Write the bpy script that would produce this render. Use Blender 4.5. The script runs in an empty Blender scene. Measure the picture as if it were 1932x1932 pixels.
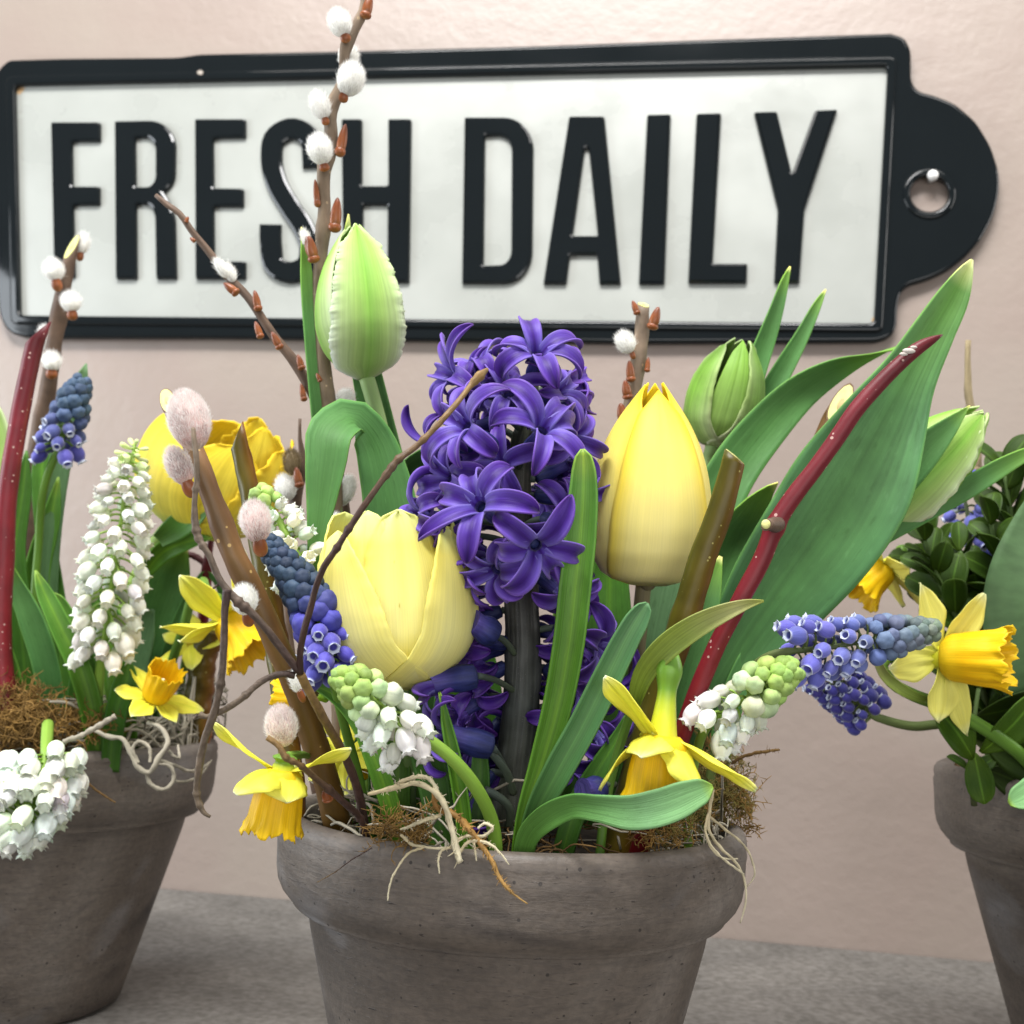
import bpy, math, random
import numpy as np
from mathutils import Vector, Matrix

SC = bpy.context.scene
COL = SC.collection
rnd = random.Random(7)
nrs = np.random.RandomState(11)

# ------------------------------------------------------------------ camera
FPX = 2164.0                       # focal length in units of a 1932 px wide picture
pitch = math.atan((1230-966)/FPX); roll = .05
F_ = np.array([0, math.cos(pitch), math.sin(pitch)])
U0 = np.array([0, -math.sin(pitch), math.cos(pitch)]); R0 = np.array([1., 0, 0])
R_ = math.cos(roll)*R0 + math.sin(roll)*U0
U_ = -math.sin(roll)*R0 + math.cos(roll)*U0
cam_d = bpy.data.cameras.new('camera'); cam = bpy.data.objects.new('camera', cam_d); COL.objects.link(cam)
M = Matrix.Identity(4)
for i in range(3):
    M[i][0] = R_[i]; M[i][1] = U_[i]; M[i][2] = -F_[i]
cam.matrix_world = M
cam_d.sensor_width = 36; cam_d.lens = 36*FPX/1932; cam_d.clip_start = .02; cam_d.clip_end = 50
cam_d.dof.use_dof = True; cam_d.dof.focus_distance = .31; cam_d.dof.aperture_fstop = 26
SC.camera = cam

# ------------------------------------------------------------------ light
w = bpy.data.worlds.new('World'); SC.world = w; w.use_nodes = True
bg = w.node_tree.nodes['Background']; bg.inputs[0].default_value = (.93, .95, 1, 1); bg.inputs[1].default_value = .20
def area(name, loc, target, sx, sy, power, col):
    l = bpy.data.lights.new(name, 'AREA'); l.shape = 'RECTANGLE'; l.size = sx; l.size_y = sy; l.energy = power; l.color = col
    o = bpy.data.objects.new(name, l); COL.objects.link(o); o.location = loc
    o.rotation_euler = (Vector(target)-Vector(loc)).to_track_quat('-Z', 'Y').to_euler()
    return o
area('window_light', (-.02, .19, .95), (0.0, .46, -.05), 1.1, .35, 10.5, (1, .975, .94))
area('side_window_light', (-.92, .40, .16), (0, .34, -.05), .36, .6, 8.5, (.88, .94, 1))
area('right_window_light', (.98, .44, .40), (0, .52, .08), .3, .6, 4.5, (1, .98, .96))
area('high_fill_light', (-.22, -.28, 1.26), (0, .33, -.03), .8, .3, 34, (1, .99, .985))  # added fill high above the camera, brightens the flower fronts
area('front_fill_light', (.12, -.62, .0), (0, .33, -.06), 1.1, .4, 6.0, (1, .99, .98))  # unseen fill added low behind the camera, lifts the dark flower undersides
SC.view_settings.view_transform = 'Standard'; SC.view_settings.look = 'None'
SC.view_settings.exposure = 0; SC.view_settings.gamma = 1
SC.cycles.max_bounces = 8; SC.cycles.diffuse_bounces = 4; SC.cycles.transmission_bounces = 4; SC.cycles.transparent_max_bounces = 4

# ------------------------------------------------------------------ geometry helpers
def V3(x, y, d):
    """a point d metres in front of the camera plane; x,y measured in the 1932 px picture"""
    return F_*d + R_*((x-966)/FPX*d) - U_*((y-966)/FPX*d)
def VP(p): return V3(p[0], p[1], p[2])
def SD(x, y, z=0.):
    """direction: x right, y down, z away from the viewer"""
    v = R_*x - U_*y + F_*z
    return v/np.linalg.norm(v)
def nz(v):
    v = np.asarray(v, float); n = np.linalg.norm(v, axis=-1, keepdims=True); return v/np.maximum(n, 1e-12)
ZUP = np.array([0, 0, 1.])

def spline(P, n):
    """centripetal-free Catmull-Rom through the rows of P (any columns), n samples"""
    P = np.asarray(P, float)
    if len(P) == 2:
        t = np.linspace(0, 1, n)[:, None]; return P[0]*(1-t)+P[1]*t
    seg = np.linalg.norm(np.diff(P[:, :2], axis=0), axis=1) + 1e-6
    cum = np.concatenate([[0], np.cumsum(seg)]); cum /= cum[-1]
    m = np.zeros_like(P)
    for i in range(1, len(P)-1):
        d0 = (P[i]-P[i-1])/(cum[i]-cum[i-1]); d1 = (P[i+1]-P[i])/(cum[i+1]-cum[i])
        a = cum[i]-cum[i-1]; b = cum[i+1]-cum[i]
        m[i] = (d0*b+d1*a)/(a+b)
    m[0] = 1.5*(P[1]-P[0])/(cum[1]-cum[0]) - .5*m[1]
    m[-1] = 1.5*(P[-1]-P[-2])/(cum[-1]-cum[-2]) - .5*m[-2]
    t = np.linspace(0, 1, n); idx = np.clip(np.searchsorted(cum, t, 'right')-1, 0, len(P)-2)
    h = (cum[idx+1]-cum[idx])[:, None]; s = ((t-cum[idx])/(cum[idx+1]-cum[idx]))[:, None]
    return ((2*s**3-3*s**2+1)*P[idx] + (s**3-2*s**2+s)*h*m[idx] + (-2*s**3+3*s**2)*P[idx+1] + (s**3-s**2)*h*m[idx+1])

def ctl(t, vals):
    """smooth interpolation of (t,value) pairs"""
    vals = np.asarray(vals, float)
    x, y = vals[:, 0], vals[:, 1]
    d = np.gradient(y, x)
    t = np.clip(np.asarray(t, float), x[0], x[-1]); i = np.clip(np.searchsorted(x, t, 'right')-1, 0, len(x)-2)
    h = x[i+1]-x[i]; s = (t-x[i])/h
    return (2*s**3-3*s**2+1)*y[i]+(s**3-2*s**2+s)*h*d[i]+(-2*s**3+3*s**2)*y[i+1]+(s**3-s**2)*h*d[i+1]

def tangents(C):
    return nz(np.gradient(C, axis=0))
def gridfaces(n, m, closed=False):
    k = m if closed else m-1
    i = np.arange(n-1)[:, None]; j = np.arange(k)[None, :]
    a = i*m+j; b = i*m+(j+1) % m; c = (i+1)*m+(j+1) % m; d = (i+1)*m+j
    return np.stack([a, b, c, d], -1).reshape(-1, 4).tolist()

class Geo:
    """verts, faces and one uv pair per vertex"""
    def __init__(s): s.v = []; s.f = []; s.u = []; s.n = 0
    def add(s, V, F, UV):
        V = np.asarray(V, float).reshape(-1, 3); s.v.append(V); s.u.append(np.asarray(UV, float).reshape(-1, 2))
        s.f += [[k+s.n for k in f] for f in F]; s.n += len(V); return s

def frames(C):
    T = tangents(C); N = np.zeros_like(C)
    a = np.cross(T[0], F_); a = a if np.linalg.norm(a) > .1 else np.cross(T[0], R_)
    N[0] = nz(a)
    for i in range(1, len(C)):
        v = N[i-1]-T[i]*np.dot(N[i-1], T[i]); N[i] = v/max(np.linalg.norm(v), 1e-9)
    return T, N, np.cross(T, N)

def tube(C, r, seg=10, cap=True, flat=None, endn=None, bump=0, seed=0):
    """C (n,3) centreline, r (n,) radii; flat squeezes the second axis; endn slants the last ring"""
    C = np.asarray(C, float); n = len(C); r = np.broadcast_to(np.asarray(r, float), (n,)).copy()
    T, N, B = frames(C)
    th = np.linspace(0, 2*np.pi, seg, endpoint=False)
    rr = r[:, None]*np.ones((1, seg))
    if bump:
        q = np.random.RandomState(seed); f = q.rand(6)*6.28
        z = np.linspace(0, 1, n)[:, None]
        rr = rr*(1+bump*(np.sin(z*37+f[0]+2*th)+np.sin(z*71+f[1]-th*3)*.7+np.sin(z*17+f[2]+th)*.8+(q.rand(n, seg)-.5)*1.1))
    fl = 1 if flat is None else flat
    V = C[:, None]+rr[..., None]*(np.cos(th)[None, :, None]*N[:, None]+fl*np.sin(th)[None, :, None]*B[:, None])
    if endn is not None:
        e = nz(np.asarray(endn, float)); t = T[-1]
        if np.dot(e, t) < .38: e = nz(nz(e-t*np.dot(e, t))*.925+t*.38)
        dots = (V[-1]-C[-1])@e
        den = np.dot(t, e)
        V[-1] = V[-1]-np.outer(dots/den, t)
        L = np.linalg.norm(C[-1]-C[-2])
        for k in range(2, 6):
            if k > n: break
            # keep earlier rings behind the slanted one
            s1 = (V[-k]-V[-1])@t; over = np.maximum(s1+1e-5, 0); V[-k] = V[-k]-over[:, None]*t
    uv = np.stack([np.broadcast_to(th/(2*np.pi), (n, seg)), np.broadcast_to(np.linspace(0, 1, n)[:, None], (n, seg))], -1)
    F = gridfaces(n, seg, True)
    V = V.reshape(-1, 3); uv = uv.reshape(-1, 2)
    if cap:
        F.append(list(range(seg))[::-1]); F.append([(n-1)*seg+k for k in range(seg)])
    return V, F, uv

def sheet(C, S, N, w, a=0., nu=9, wave=None, fold=0.):
    """ribbon: centreline C, side S, normal N, full width w, edge half-angle a (curl towards N)"""
    n = len(C); u = np.linspace(-1, 1, nu)
    a = np.broadcast_to(np.asarray(a, float), (n,)); w = np.asarray(w, float)
    a_ = np.where(np.abs(a) < 1e-3, 1e-3, a)[:, None]
    sx = np.sin(a_*u)/a_; sn = (1-np.cos(a_*u))/a_
    sn = sn+fold*np.abs(u)[None, :]
    off = 0 if wave is None else wave
    V = C[:, None]+S[:, None]*(sx*w[:, None]/2)[..., None]+N[:, None]*((sn*w[:, None]/2)+off)[..., None]
    uv = np.stack([np.broadcast_to((u+1)/2, (n, nu)), np.broadcast_to(np.linspace(0, 1, n)[:, None], (n, nu))], -1)
    return V.reshape(-1, 3), gridfaces(n, nu), uv.reshape(-1, 2)

def mesh_of(name, V, F, UV, mats, solid=0, midx=None, smooth=True):
    me = bpy.data.meshes.new(name)
    me.from_pydata(np.asarray(V).tolist(), [], F)
    if UV is not None:
        lay = me.uv_layers.new(name='UVMap')
        li = np.empty(len(me.loops), dtype=np.int32); me.loops.foreach_get('vertex_index', li)
        lay.data.foreach_set('uv', np.asarray(UV, dtype=np.float32)[li].ravel())
    for m in (mats if isinstance(mats, (list, tuple)) else [mats]): me.materials.append(m)
    if smooth: me.polygons.foreach_set('use_smooth', [len(f) <= 4 for f in F])
    if midx is not None: me.polygons.foreach_set('material_index', midx)
    me.update(); return me
def mk(name, geo, mats, parent=None, solid=0, label=None, kind=None, midx=None, smooth=True):
    V, F, UV = geo if isinstance(geo, tuple) else (np.concatenate(geo.v), geo.f, np.concatenate(geo.u))
    base = np.zeros(3)
    p = parent
    while p is not None: base = base+np.array(p.location); p = p.parent
    me = mesh_of(name, np.asarray(V)-base, F, UV, mats, midx=midx, smooth=smooth)
    o = bpy.data.objects.new(name, me); COL.objects.link(o)
    if parent is not None: o.parent = parent
    if solid:
        s = o.modifiers.new('thickness', 'SOLIDIFY'); s.thickness = solid; s.offset = 0; s.use_rim = True
    if label: o['label'] = label
    if kind: o['kind'] = kind
    return o
def put(name, me, M4, parent, color=None):
    """one more object that shares the mesh me, standing at the world matrix M4"""
    o = bpy.data.objects.new(name, me); COL.objects.link(o)
    base = Vector((0, 0, 0)); p = parent
    while p is not None: base = base+p.location; p = p.parent
    o.parent = parent; o.matrix_local = Matrix.Translation(-base)@M4
    if color is not None: o.color = (*color, 1)
    return o
def thing(name, label, cat, base, group=None):
    o = bpy.data.objects.new(name, None); COL.objects.link(o); o.location = Vector(base.tolist() if hasattr(base, 'tolist') else base)
    o.empty_display_size = .01
    o['label'] = label; o['category'] = cat
    if group: o['group'] = group
    return o
def tag(o, label, cat, group=None, kind=None):
    o['label'] = label; o['category'] = cat
    if group: o['group'] = group
    if kind: o['kind'] = kind
    return o
def mat4(pos, z, s=1., roll=0., xy=1.):
    z = Vector(z).normalized(); x = z.orthogonal().normalized(); x = Matrix.Rotation(roll, 3, z)@x; y = z.cross(x)
    m = Matrix.Identity(4)
    for i in range(3):
        m[i][0] = x[i]*s*xy; m[i][1] = y[i]*s*xy; m[i][2] = z[i]*s; m[i][3] = pos[i]
    return m

# ------------------------------------------------------------------ materials
def srgb(r, g, b):
    f = lambda c: (c/255/12.92) if c/255 <= .04045 else ((c/255+.055)/1.055)**2.4
    return (f(r), f(g), f(b))
def newmat(name):
    m = bpy.data.materials.new(name); m.use_nodes = True
    nt = m.node_tree; b = nt.nodes['Principled BSDF']; return m, nt, b
def node(nt, typ, **kw):
    n = nt.nodes.new(typ)
    for k, v in kw.items():
        if k.startswith('i_'): n.inputs[int(k[2:])].default_value = v
        else: setattr(n, k, v)
    return n
def ramp(nt, stops, interp='LINEAR'):
    r = nt.nodes.new('ShaderNodeValToRGB'); cr = r.color_ramp; cr.interpolation = interp
    while len(cr.elements) > 1: cr.elements.remove(cr.elements[-1])
    cr.elements[0].position = stops[0][0]; cr.elements[0].color = (*stops[0][1], 1)
    for p, c in stops[1:]:
        e = cr.elements.new(p); e.color = (*c, 1)
    return r
def mulcol(nt, a, b, fac=1., mode='MULTIPLY'):
    m = nt.nodes.new('ShaderNodeMix'); m.data_type = 'RGBA'; m.blend_type = mode; m.inputs[0].default_value = fac
    nt.links.new(a, m.inputs[6]); nt.links.new(b, m.inputs[7]); return m.outputs[2]
def math_(nt, op, a, b=None, c=None):
    m = nt.nodes.new('ShaderNodeMath'); m.operation = op
    for i, v in enumerate((a, b, c)):
        if v is None: continue
        if isinstance(v, (int, float)): m.inputs[i].default_value = v
        else: nt.links.new(v, m.inputs[i])
    return m.outputs[0]

def veg(name, stops, streak=.25, su=30, sv=1.5, blotch=.15, bscale=90, rough=.45, trans=0., bump=.1, cross=None, spec=.4,
        objcol=False, dots=None, sheen=0., coat=0., sss=0., tip=None, scuff=0.):
    """plant material: colour along v, multiplied across u, streaked along the veins, blotched in object space"""
    m, nt, b = newmat(name); L = nt.links
    tc = node(nt, 'ShaderNodeTexCoord'); sep = node(nt, 'ShaderNodeSeparateXYZ'); L.new(tc.outputs['UV'], sep.inputs[0])
    r = ramp(nt, stops); L.new(sep.outputs[1], r.inputs[0]); col = r.outputs[0]
    if cross:
        d = math_(nt, 'ABSOLUTE', math_(nt, 'MULTIPLY', math_(nt, 'SUBTRACT', sep.outputs[0], .5), 2.))
        c = ramp(nt, cross); L.new(d, c.inputs[0]); col = mulcol(nt, col, c.outputs[0])
    mp = node(nt, 'ShaderNodeMapping'); L.new(tc.outputs['UV'], mp.inputs[0]); mp.inputs['Scale'].default_value = (su, sv, 1)
    n1 = node(nt, 'ShaderNodeTexNoise'); L.new(mp.outputs[0], n1.inputs[0]); n1.inputs['Scale'].default_value = 1; n1.inputs['Detail'].default_value = 3
    r1 = ramp(nt, [(.3, (1-streak,)*3), (.7, (1+0*streak,)*3)]); L.new(n1.outputs[0], r1.inputs[0]); col = mulcol(nt, col, r1.outputs[0])
    n2 = node(nt, 'ShaderNodeTexNoise'); L.new(tc.outputs['Object'], n2.inputs[0]); n2.inputs['Scale'].default_value = bscale; n2.inputs['Detail'].default_value = 4
    r2 = ramp(nt, [(.3, (1-blotch,)*3), (.7, (1+blotch*.3,)*3)]); L.new(n2.outputs[0], r2.inputs[0]); col = mulcol(nt, col, r2.outputs[0])
    if scuff:
        mp3 = node(nt, 'ShaderNodeMapping'); L.new(tc.outputs['UV'], mp3.inputs[0]); mp3.inputs['Scale'].default_value = (14, 26, 1); mp3.inputs['Rotation'].default_value = (0, 0, .5)
        n3 = node(nt, 'ShaderNodeTexNoise'); L.new(mp3.outputs[0], n3.inputs[0]); n3.inputs['Scale'].default_value = 1; n3.inputs['Detail'].default_value = 5
        r3 = ramp(nt, [(.30, (.72, .74, .66)), (.40, (1, 1, 1)), (.62, (1, 1, 1)), (.74, (1.45, 1.32, 1.5))]); L.new(n3.outputs[0], r3.inputs[0]); col = mulcol(nt, col, r3.outputs[0], scuff)
    if objcol:
        oi = node(nt, 'ShaderNodeObjectInfo'); col = mulcol(nt, col, oi.outputs['Color'])
    if tip:
        tr_ = ramp(nt, [(tip[0], (0, 0, 0)), (tip[1], (1, 1, 1))]); L.new(sep.outputs[1], tr_.inputs[0])
        mt = nt.nodes.new('ShaderNodeMix'); mt.data_type = 'RGBA'; L.new(math_(nt, 'MULTIPLY', tr_.outputs[0], tip[3] if len(tip) > 3 else 1.), mt.inputs[0]); L.new(col, mt.inputs[6]); mt.inputs[7].default_value = (*tip[2], 1); col = mt.outputs[2]
    if dots:
        dc, dscale, thr = dots
        vo = node(nt, 'ShaderNodeTexVoronoi'); L.new(tc.outputs['Object'], vo.inputs[0]); vo.inputs['Scale'].default_value = dscale
        wn = node(nt, 'ShaderNodeSeparateColor'); L.new(vo.outputs['Color'], wn.inputs[0])
        lt = math_(nt, 'LESS_THAN', vo.outputs['Distance'], math_(nt, 'MULTIPLY', math_(nt, 'ADD', wn.outputs[1], .25), thr*1.1))
        keep = math_(nt, 'MULTIPLY', lt, math_(nt, 'GREATER_THAN', wn.outputs[0], .45))
        mx = nt.nodes.new('ShaderNodeMix'); mx.data_type = 'RGBA'; L.new(keep, mx.inputs[0]); L.new(col, mx.inputs[6]); mx.inputs[7].default_value = (*dc, 1); col = mx.outputs[2]
    L.new(col, b.inputs['Base Color'])
    b.inputs['Roughness'].default_value = min(1, rough+.07); b.inputs['Specular IOR Level'].default_value = spec*.62
    if coat: b.inputs['Coat Weight'].default_value = coat; b.inputs['Coat Roughness'].default_value = .25
    if sheen: b.inputs['Sheen Weight'].default_value = sheen
    if sss:
        b.inputs['Subsurface Weight'].default_value = sss; b.inputs['Subsurface Radius'].default_value = (.004, .003, .0015); b.inputs['Subsurface Scale'].default_value = 1.
    if bump:
        bp = node(nt, 'ShaderNodeBump'); bp.inputs['Strength'].default_value = bump; bp.inputs['Distance'].default_value = .0006
        h = math_(nt, 'ADD', n1.outputs[0], math_(nt, 'MULTIPLY', n2.outputs[0], .5))
        L.new(h, bp.inputs['Height']); L.new(bp.outputs[0], b.inputs['Normal'])
    if trans:
        tr = node(nt, 'ShaderNodeBsdfTranslucent'); L.new(col, tr.inputs[0])
        mx = node(nt, 'ShaderNodeMixShader'); mx.inputs[0].default_value = trans
        L.new(b.outputs[0], mx.inputs[1]); L.new(tr.outputs[0], mx.inputs[2]); L.new(mx.outputs[0], nt.nodes['Material Output'].inputs[0])
    return m

# ------------------------------------------------------------------ setting: wall and ledge
yaw = math.atan(.168)
WT = np.array([math.cos(yaw), -math.sin(yaw), 0.]); WN = np.array([-math.sin(yaw), -math.cos(yaw), 0.])
WP = V3(966, 700, .75)
def wall_hit(x, y, off=0.):
    d = nz(V3(x, y, 1.)); p0 = WP+WN*off
    t = np.dot(p0, WN)/np.dot(d, WN); p = d*t
    return np.array([np.dot(p-WP, WT), (p-WP)[2]])
ZS = WP[2]+wall_hit(966, 1734)[1]               # ledge height

def paint_wall():
    m, nt, b = newmat('pink_paint'); L = nt.links
    tc = node(nt, 'ShaderNodeTexCoord')
    n = node(nt, 'ShaderNodeTexNoise'); L.new(tc.outputs['Object'], n.inputs[0]); n.inputs['Scale'].default_value = 5; n.inputs['Detail'].default_value = 5
    r = ramp(nt, [(.35, (.232, .188, .160)), (.5, (.253, .202, .173)), (.68, (.266, .223, .188))]); L.new(n.outputs[0], r.inputs[0]); 
    L.new(r.outputs[0], b.inputs['Base Color']); b.inputs['Roughness'].default_value = .42; b.inputs['Specular IOR Level'].default_value = .45
    # orange-peel stipple of roller paint plus trowel marks
    n2 = node(nt, 'ShaderNodeTexNoise'); L.new(tc.outputs['Object'], n2.inputs[0]); n2.inputs['Scale'].default_value = 170; n2.inputs['Detail'].default_value = 4
    n3 = node(nt, 'ShaderNodeTexNoise'); mp = node(nt, 'ShaderNodeMapping'); mp.inputs['Scale'].default_value = (14, 14, 18); L.new(tc.outputs['Object'], mp.inputs[0]); L.new(mp.outputs[0], n3.inputs[0]); n3.inputs['Scale'].default_value = 3; n3.inputs['Detail'].default_value = 5
    h = math_(nt, 'ADD', math_(nt, 'MULTIPLY', n2.outputs[0], .42), math_(nt, 'MULTIPLY', n3.outputs[0], .8))
    bp = node(nt, 'ShaderNodeBump'); bp.inputs['Strength'].default_value = .6; bp.inputs['Distance'].default_value = .0011; L.new(h, bp.inputs['Height']); L.new(bp.outputs[0], b.inputs['Normal'])
    return m
def stone():
    m, nt, b = newmat('grey_stone'); L = nt.links
    tc = node(nt, 'ShaderNodeTexCoord')
    n = node(nt, 'ShaderNodeTexNoise'); L.new(tc.outputs['Object'], n.inputs[0]); n.inputs['Scale'].default_value = 260; n.inputs['Detail'].default_value = 4
    r = ramp(nt, [(.30, (.085, .079, .069)), (.5, (.122, .113, .102)), (.70, (.158, .149, .137))]); L.new(n.outputs[0], r.inputs[0])
    n2 = node(nt, 'ShaderNodeTexNoise'); L.new(tc.outputs['Object'], n2.inputs[0]); n2.inputs['Scale'].default_value = 22; n2.inputs['Detail'].default_value = 5
    r2 = ramp(nt, [(.3, (.75, .75, .75)), (.7, (1.1, 1.1, 1.1))]); L.new(n2.outputs[0], r2.inputs[0])
    L.new(mulcol(nt, r.outputs[0], r2.outputs[0]), b.inputs['Base Color']); b.inputs['Roughness'].default_value = .7
    bp = node(nt, 'ShaderNodeBump'); bp.inputs['Strength'].default_value = .35; bp.inputs['Distance'].default_value = .0006; L.new(n.outputs[0], bp.inputs['Height']); L.new(bp.outputs[0], b.inputs['Normal'])
    return m
def box(p0, ax, ay, az):
    v = [p0+ax*i+ay*j+az*k for k in (0, 1) for j in (0, 1) for i in (0, 1)]
    f = [[0, 2, 3, 1], [4, 5, 7, 6], [0, 1, 5, 4], [2, 6, 7, 3], [0, 4, 6, 2], [1, 3, 7, 5]]
    return np.array(v), f, np.zeros((8, 2))
wp0 = WP-WT*2.2; wp0[2] = ZS-.004
o = mk('wall', box(wp0, WT*4.4, -WN*.1, ZUP*2.0), paint_wall(), smooth=False); o['kind'] = 'structure'; o['label'] = 'pale pink painted wall behind the sign and pots'
lp = WP-WT*2.2; lp[2] = ZS-.03
led = mk('stone_ledge', box(lp+WN*1.1, WT*4.4, -WN*1.098, ZUP*.03), stone(), smooth=False); led['kind'] = 'structure'; led['label'] = 'grey speckled stone ledge under the pots'

# ------------------------------------------------------------------ the sign
def rpoly(pts, rad=6, n=5):
    """polygon in picture units with rounded corners; a point may carry its own radius"""
    out = []; k = len(pts)
    for i in range(k):
        p = np.array(pts[i][:2], float); a = np.array(pts[i-1][:2], float); c = np.array(pts[(i+1) % k][:2], float)
        r = pts[i][2] if len(pts[i]) > 2 else rad
        la, lc = np.linalg.norm(a-p), np.linalg.norm(c-p)
        r = min(r, la*.48, lc*.48)
        if r < .5: out.append(p); continue
        s, e = p+(a-p)/la*r, p+(c-p)/lc*r
        for t in np.linspace(0, 1, n): out.append((1-t)**2*s+2*t*(1-t)*p+t*t*e)
    return out
def wall_shape(name, polys, off, extrude, bevel, res, mat, parent, smooth=True):
    cu = bpy.data.curves.new(name, 'CURVE'); cu.dimensions = '2D'; cu.fill_mode = 'BOTH'
    for poly in polys:
        sp = cu.splines.new('POLY'); sp.points.add(len(poly)-1); sp.use_cyclic_u = True
        for q, (x, y) in zip(sp.points, poly):
            uv = wall_hit(x, y, off); q.co = (uv[0], uv[1], 0, 1)
    cu.extrude = extrude; cu.bevel_depth = bevel; cu.bevel_resolution = res; cu.offset = -bevel
    t = bpy.data.objects.new(name, cu); COL.objects.link(t)
    dg = bpy.context.evaluated_depsgraph_get(); me = bpy.data.meshes.new_from_object(t.evaluated_get(dg)); bpy.data.objects.remove(t)
    me.name = name; me.materials.clear(); me.materials.append(mat)
    me.polygons.foreach_set('use_smooth', [smooth]*len(me.polygons))
    o = bpy.data.objects.new(name, me); COL.objects.link(o)
    m = Matrix.Identity(4); pos = WP+WN*off
    for i in range(3): m[i][0] = WT[i]; m[i][1] = ZUP[i]; m[i][2] = WN[i]; m[i][3] = pos[i]
    o.parent = parent; o.matrix_local = Matrix.Translation(-parent.location)@m
    if smooth:
        me.set_sharp_from_angle(angle=math.radians(50))
    return o
def enamel(name, col, rough, bump=0.):
    m, nt, b = newmat(name); L = nt.links
    tc = node(nt, 'ShaderNodeTexCoord'); n = node(nt, 'ShaderNodeTexNoise'); L.new(tc.outputs['Object'], n.inputs[0]); n.inputs['Scale'].default_value = 14; n.inputs['Detail'].default_value = 5
    r = ramp(nt, [(.3, tuple(c*.93 for c in col)), (.7, tuple(min(1, c*1.04) for c in col))]); L.new(n.outputs[0], r.inputs[0]); L.new(r.outputs[0], b.inputs['Base Color'])
    r3 = ramp(nt, [(.35, (rough*.7,)*3), (.7, (rough*1.5,)*3)]); L.new(n.outputs[0], r3.inputs[0]); L.new(r3.outputs[0], b.inputs['Roughness'])
    bp = node(nt, 'ShaderNodeBump'); bp.inputs['Strength'].default_value = bump; bp.inputs['Distance'].default_value = .002; 
    n4 = node(nt, 'ShaderNodeTexNoise'); L.new(tc.outputs['Object'], n4.inputs[0]); n4.inputs['Scale'].default_value = 30; n4.inputs['Detail'].default_value = 2
    L.new(n4.outputs[0], bp.inputs['Height']); L.new(bp.outputs[0], b.inputs['Normal'])
    return m
BLACK = enamel('black_enamel', (.006, .008, .009), .065, .10)
BLACK.node_tree.nodes['Principled BSDF'].inputs['Specular IOR Level'].default_value = .30; WHITE = enamel('white_enamel', (.305, .316, .292), .30, .08)
sign = thing('sign', 'long white enamel sign with raised black FRESH DAILY lettering on the pink wall', 'sign', WP+WN*.004)
outer = [(-60, 120, 30), (28, 114, 10), (120, 113, 20), (340, 111, 20), (378, 105, 10), (700, 98, 10), (1000, 90, 10), (1300, 79, 10), (1680, 66, 0), (1706, 74, 10), (1718, 98, 10), (1718, 156, 12),
         (1731, 175, 10), (1762, 183, 14), (1800, 198, 14), (1840, 232, 16), (1868, 278, 16), (1884, 328, 16), (1884, 366, 16), (1874, 408, 16), (1850, 454, 16), (1820, 488, 16), (1786, 514, 16), (1748, 531, 14),
         (1712, 541, 12), (1697, 556, 10), (1692, 585, 10), (1691, 618, 12), (1680, 638, 12), (1654, 648, 12), (1200, 650, 10), (800, 645, 10), (400, 640, 10), (60, 640, 20), (20, 630, 16), (2, 600, 20),
         (-2, 540, 20), (-30, 520, 20), (-100, 480, 30), (-150, 380, 40), (-120, 270, 40), (-50, 215, 20), (-6, 195, 14), (-6, 150, 14)]
outer = outer[1:]
outer[0] = (20, 116, 8); outer.append((2, 132, 10))
hin = [(30, 163, 3), (378, 153, 20), (1000, 143, 20), (1674, 127, 3), (1648, 611, 3), (1000, 608, 20), (500, 604, 20), (40, 596, 3)]
hole = [(1753+36*math.cos(a), 367+34*math.sin(a)) for a in np.linspace(0, 2*math.pi, 40, endpoint=False)][::-1]
wall_shape('frame', [rpoly(outer, 10), rpoly(hin, 3)[::-1], hole], .0045, .0008, .0026, 6, BLACK, sign)
# raised inner roll of the frame next to the plate and rolled lip round the hole
def ringband(poly, wd):
    c = np.array(poly); ctr = c.mean(0)
    t = nz(np.roll(c, -1, 0)-np.roll(c, 1, 0)); nrm = np.stack([t[:, 1], -t[:, 0]], 1)
    s = np.sign(((c-ctr)*nrm).sum(1).mean()); return (c+nrm*s*wd).tolist()
hp = rpoly([(30, 163, 10), (1674, 127, 10), (1648, 611, 10), (40, 596, 10)], 10)
hp2 = rpoly([(12, 145, 16), (1692, 108, 16), (1665, 629, 16), (22, 614, 16)], 16)
wall_shape('frame_roll', [hp2, hp[::-1]], .0068, .0006, .0022, 5, BLACK, sign)
hl = [(1753+50*math.cos(a), 367+48*math.sin(a)) for a in np.linspace(0, 2*math.pi, 40, endpoint=False)]
hl2 = [(1753+37*math.cos(a), 367+35*math.sin(a)) for a in np.linspace(0, 2*math.pi, 40, endpoint=False)][::-1]
wall_shape('hole_lip', [hl, hl2], .0072, .0004, .0016, 5, BLACK, sign)
wall_shape('plate', [[(18, 150), (1686, 116), (1660, 622), (28, 608)]], .0040, .0008, 0, 0, WHITE, sign)
def stroke(pts, hw, n=44):
    c = spline(np.array(pts, float), n); t = nz(np.gradient(c, axis=0)); nr = np.stack([-t[:, 1], t[:, 0]], 1)
    return (c+nr*hw).tolist()+(c-nr*hw)[::-1].tolist()
def arcpts(cx, cy, rx, ry, a0, a1, n=10):
    return [(cx+rx*math.cos(math.radians(a)), cy+ry*math.sin(math.radians(a)), 0) for a in np.linspace(a0, a1, n)]
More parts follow.
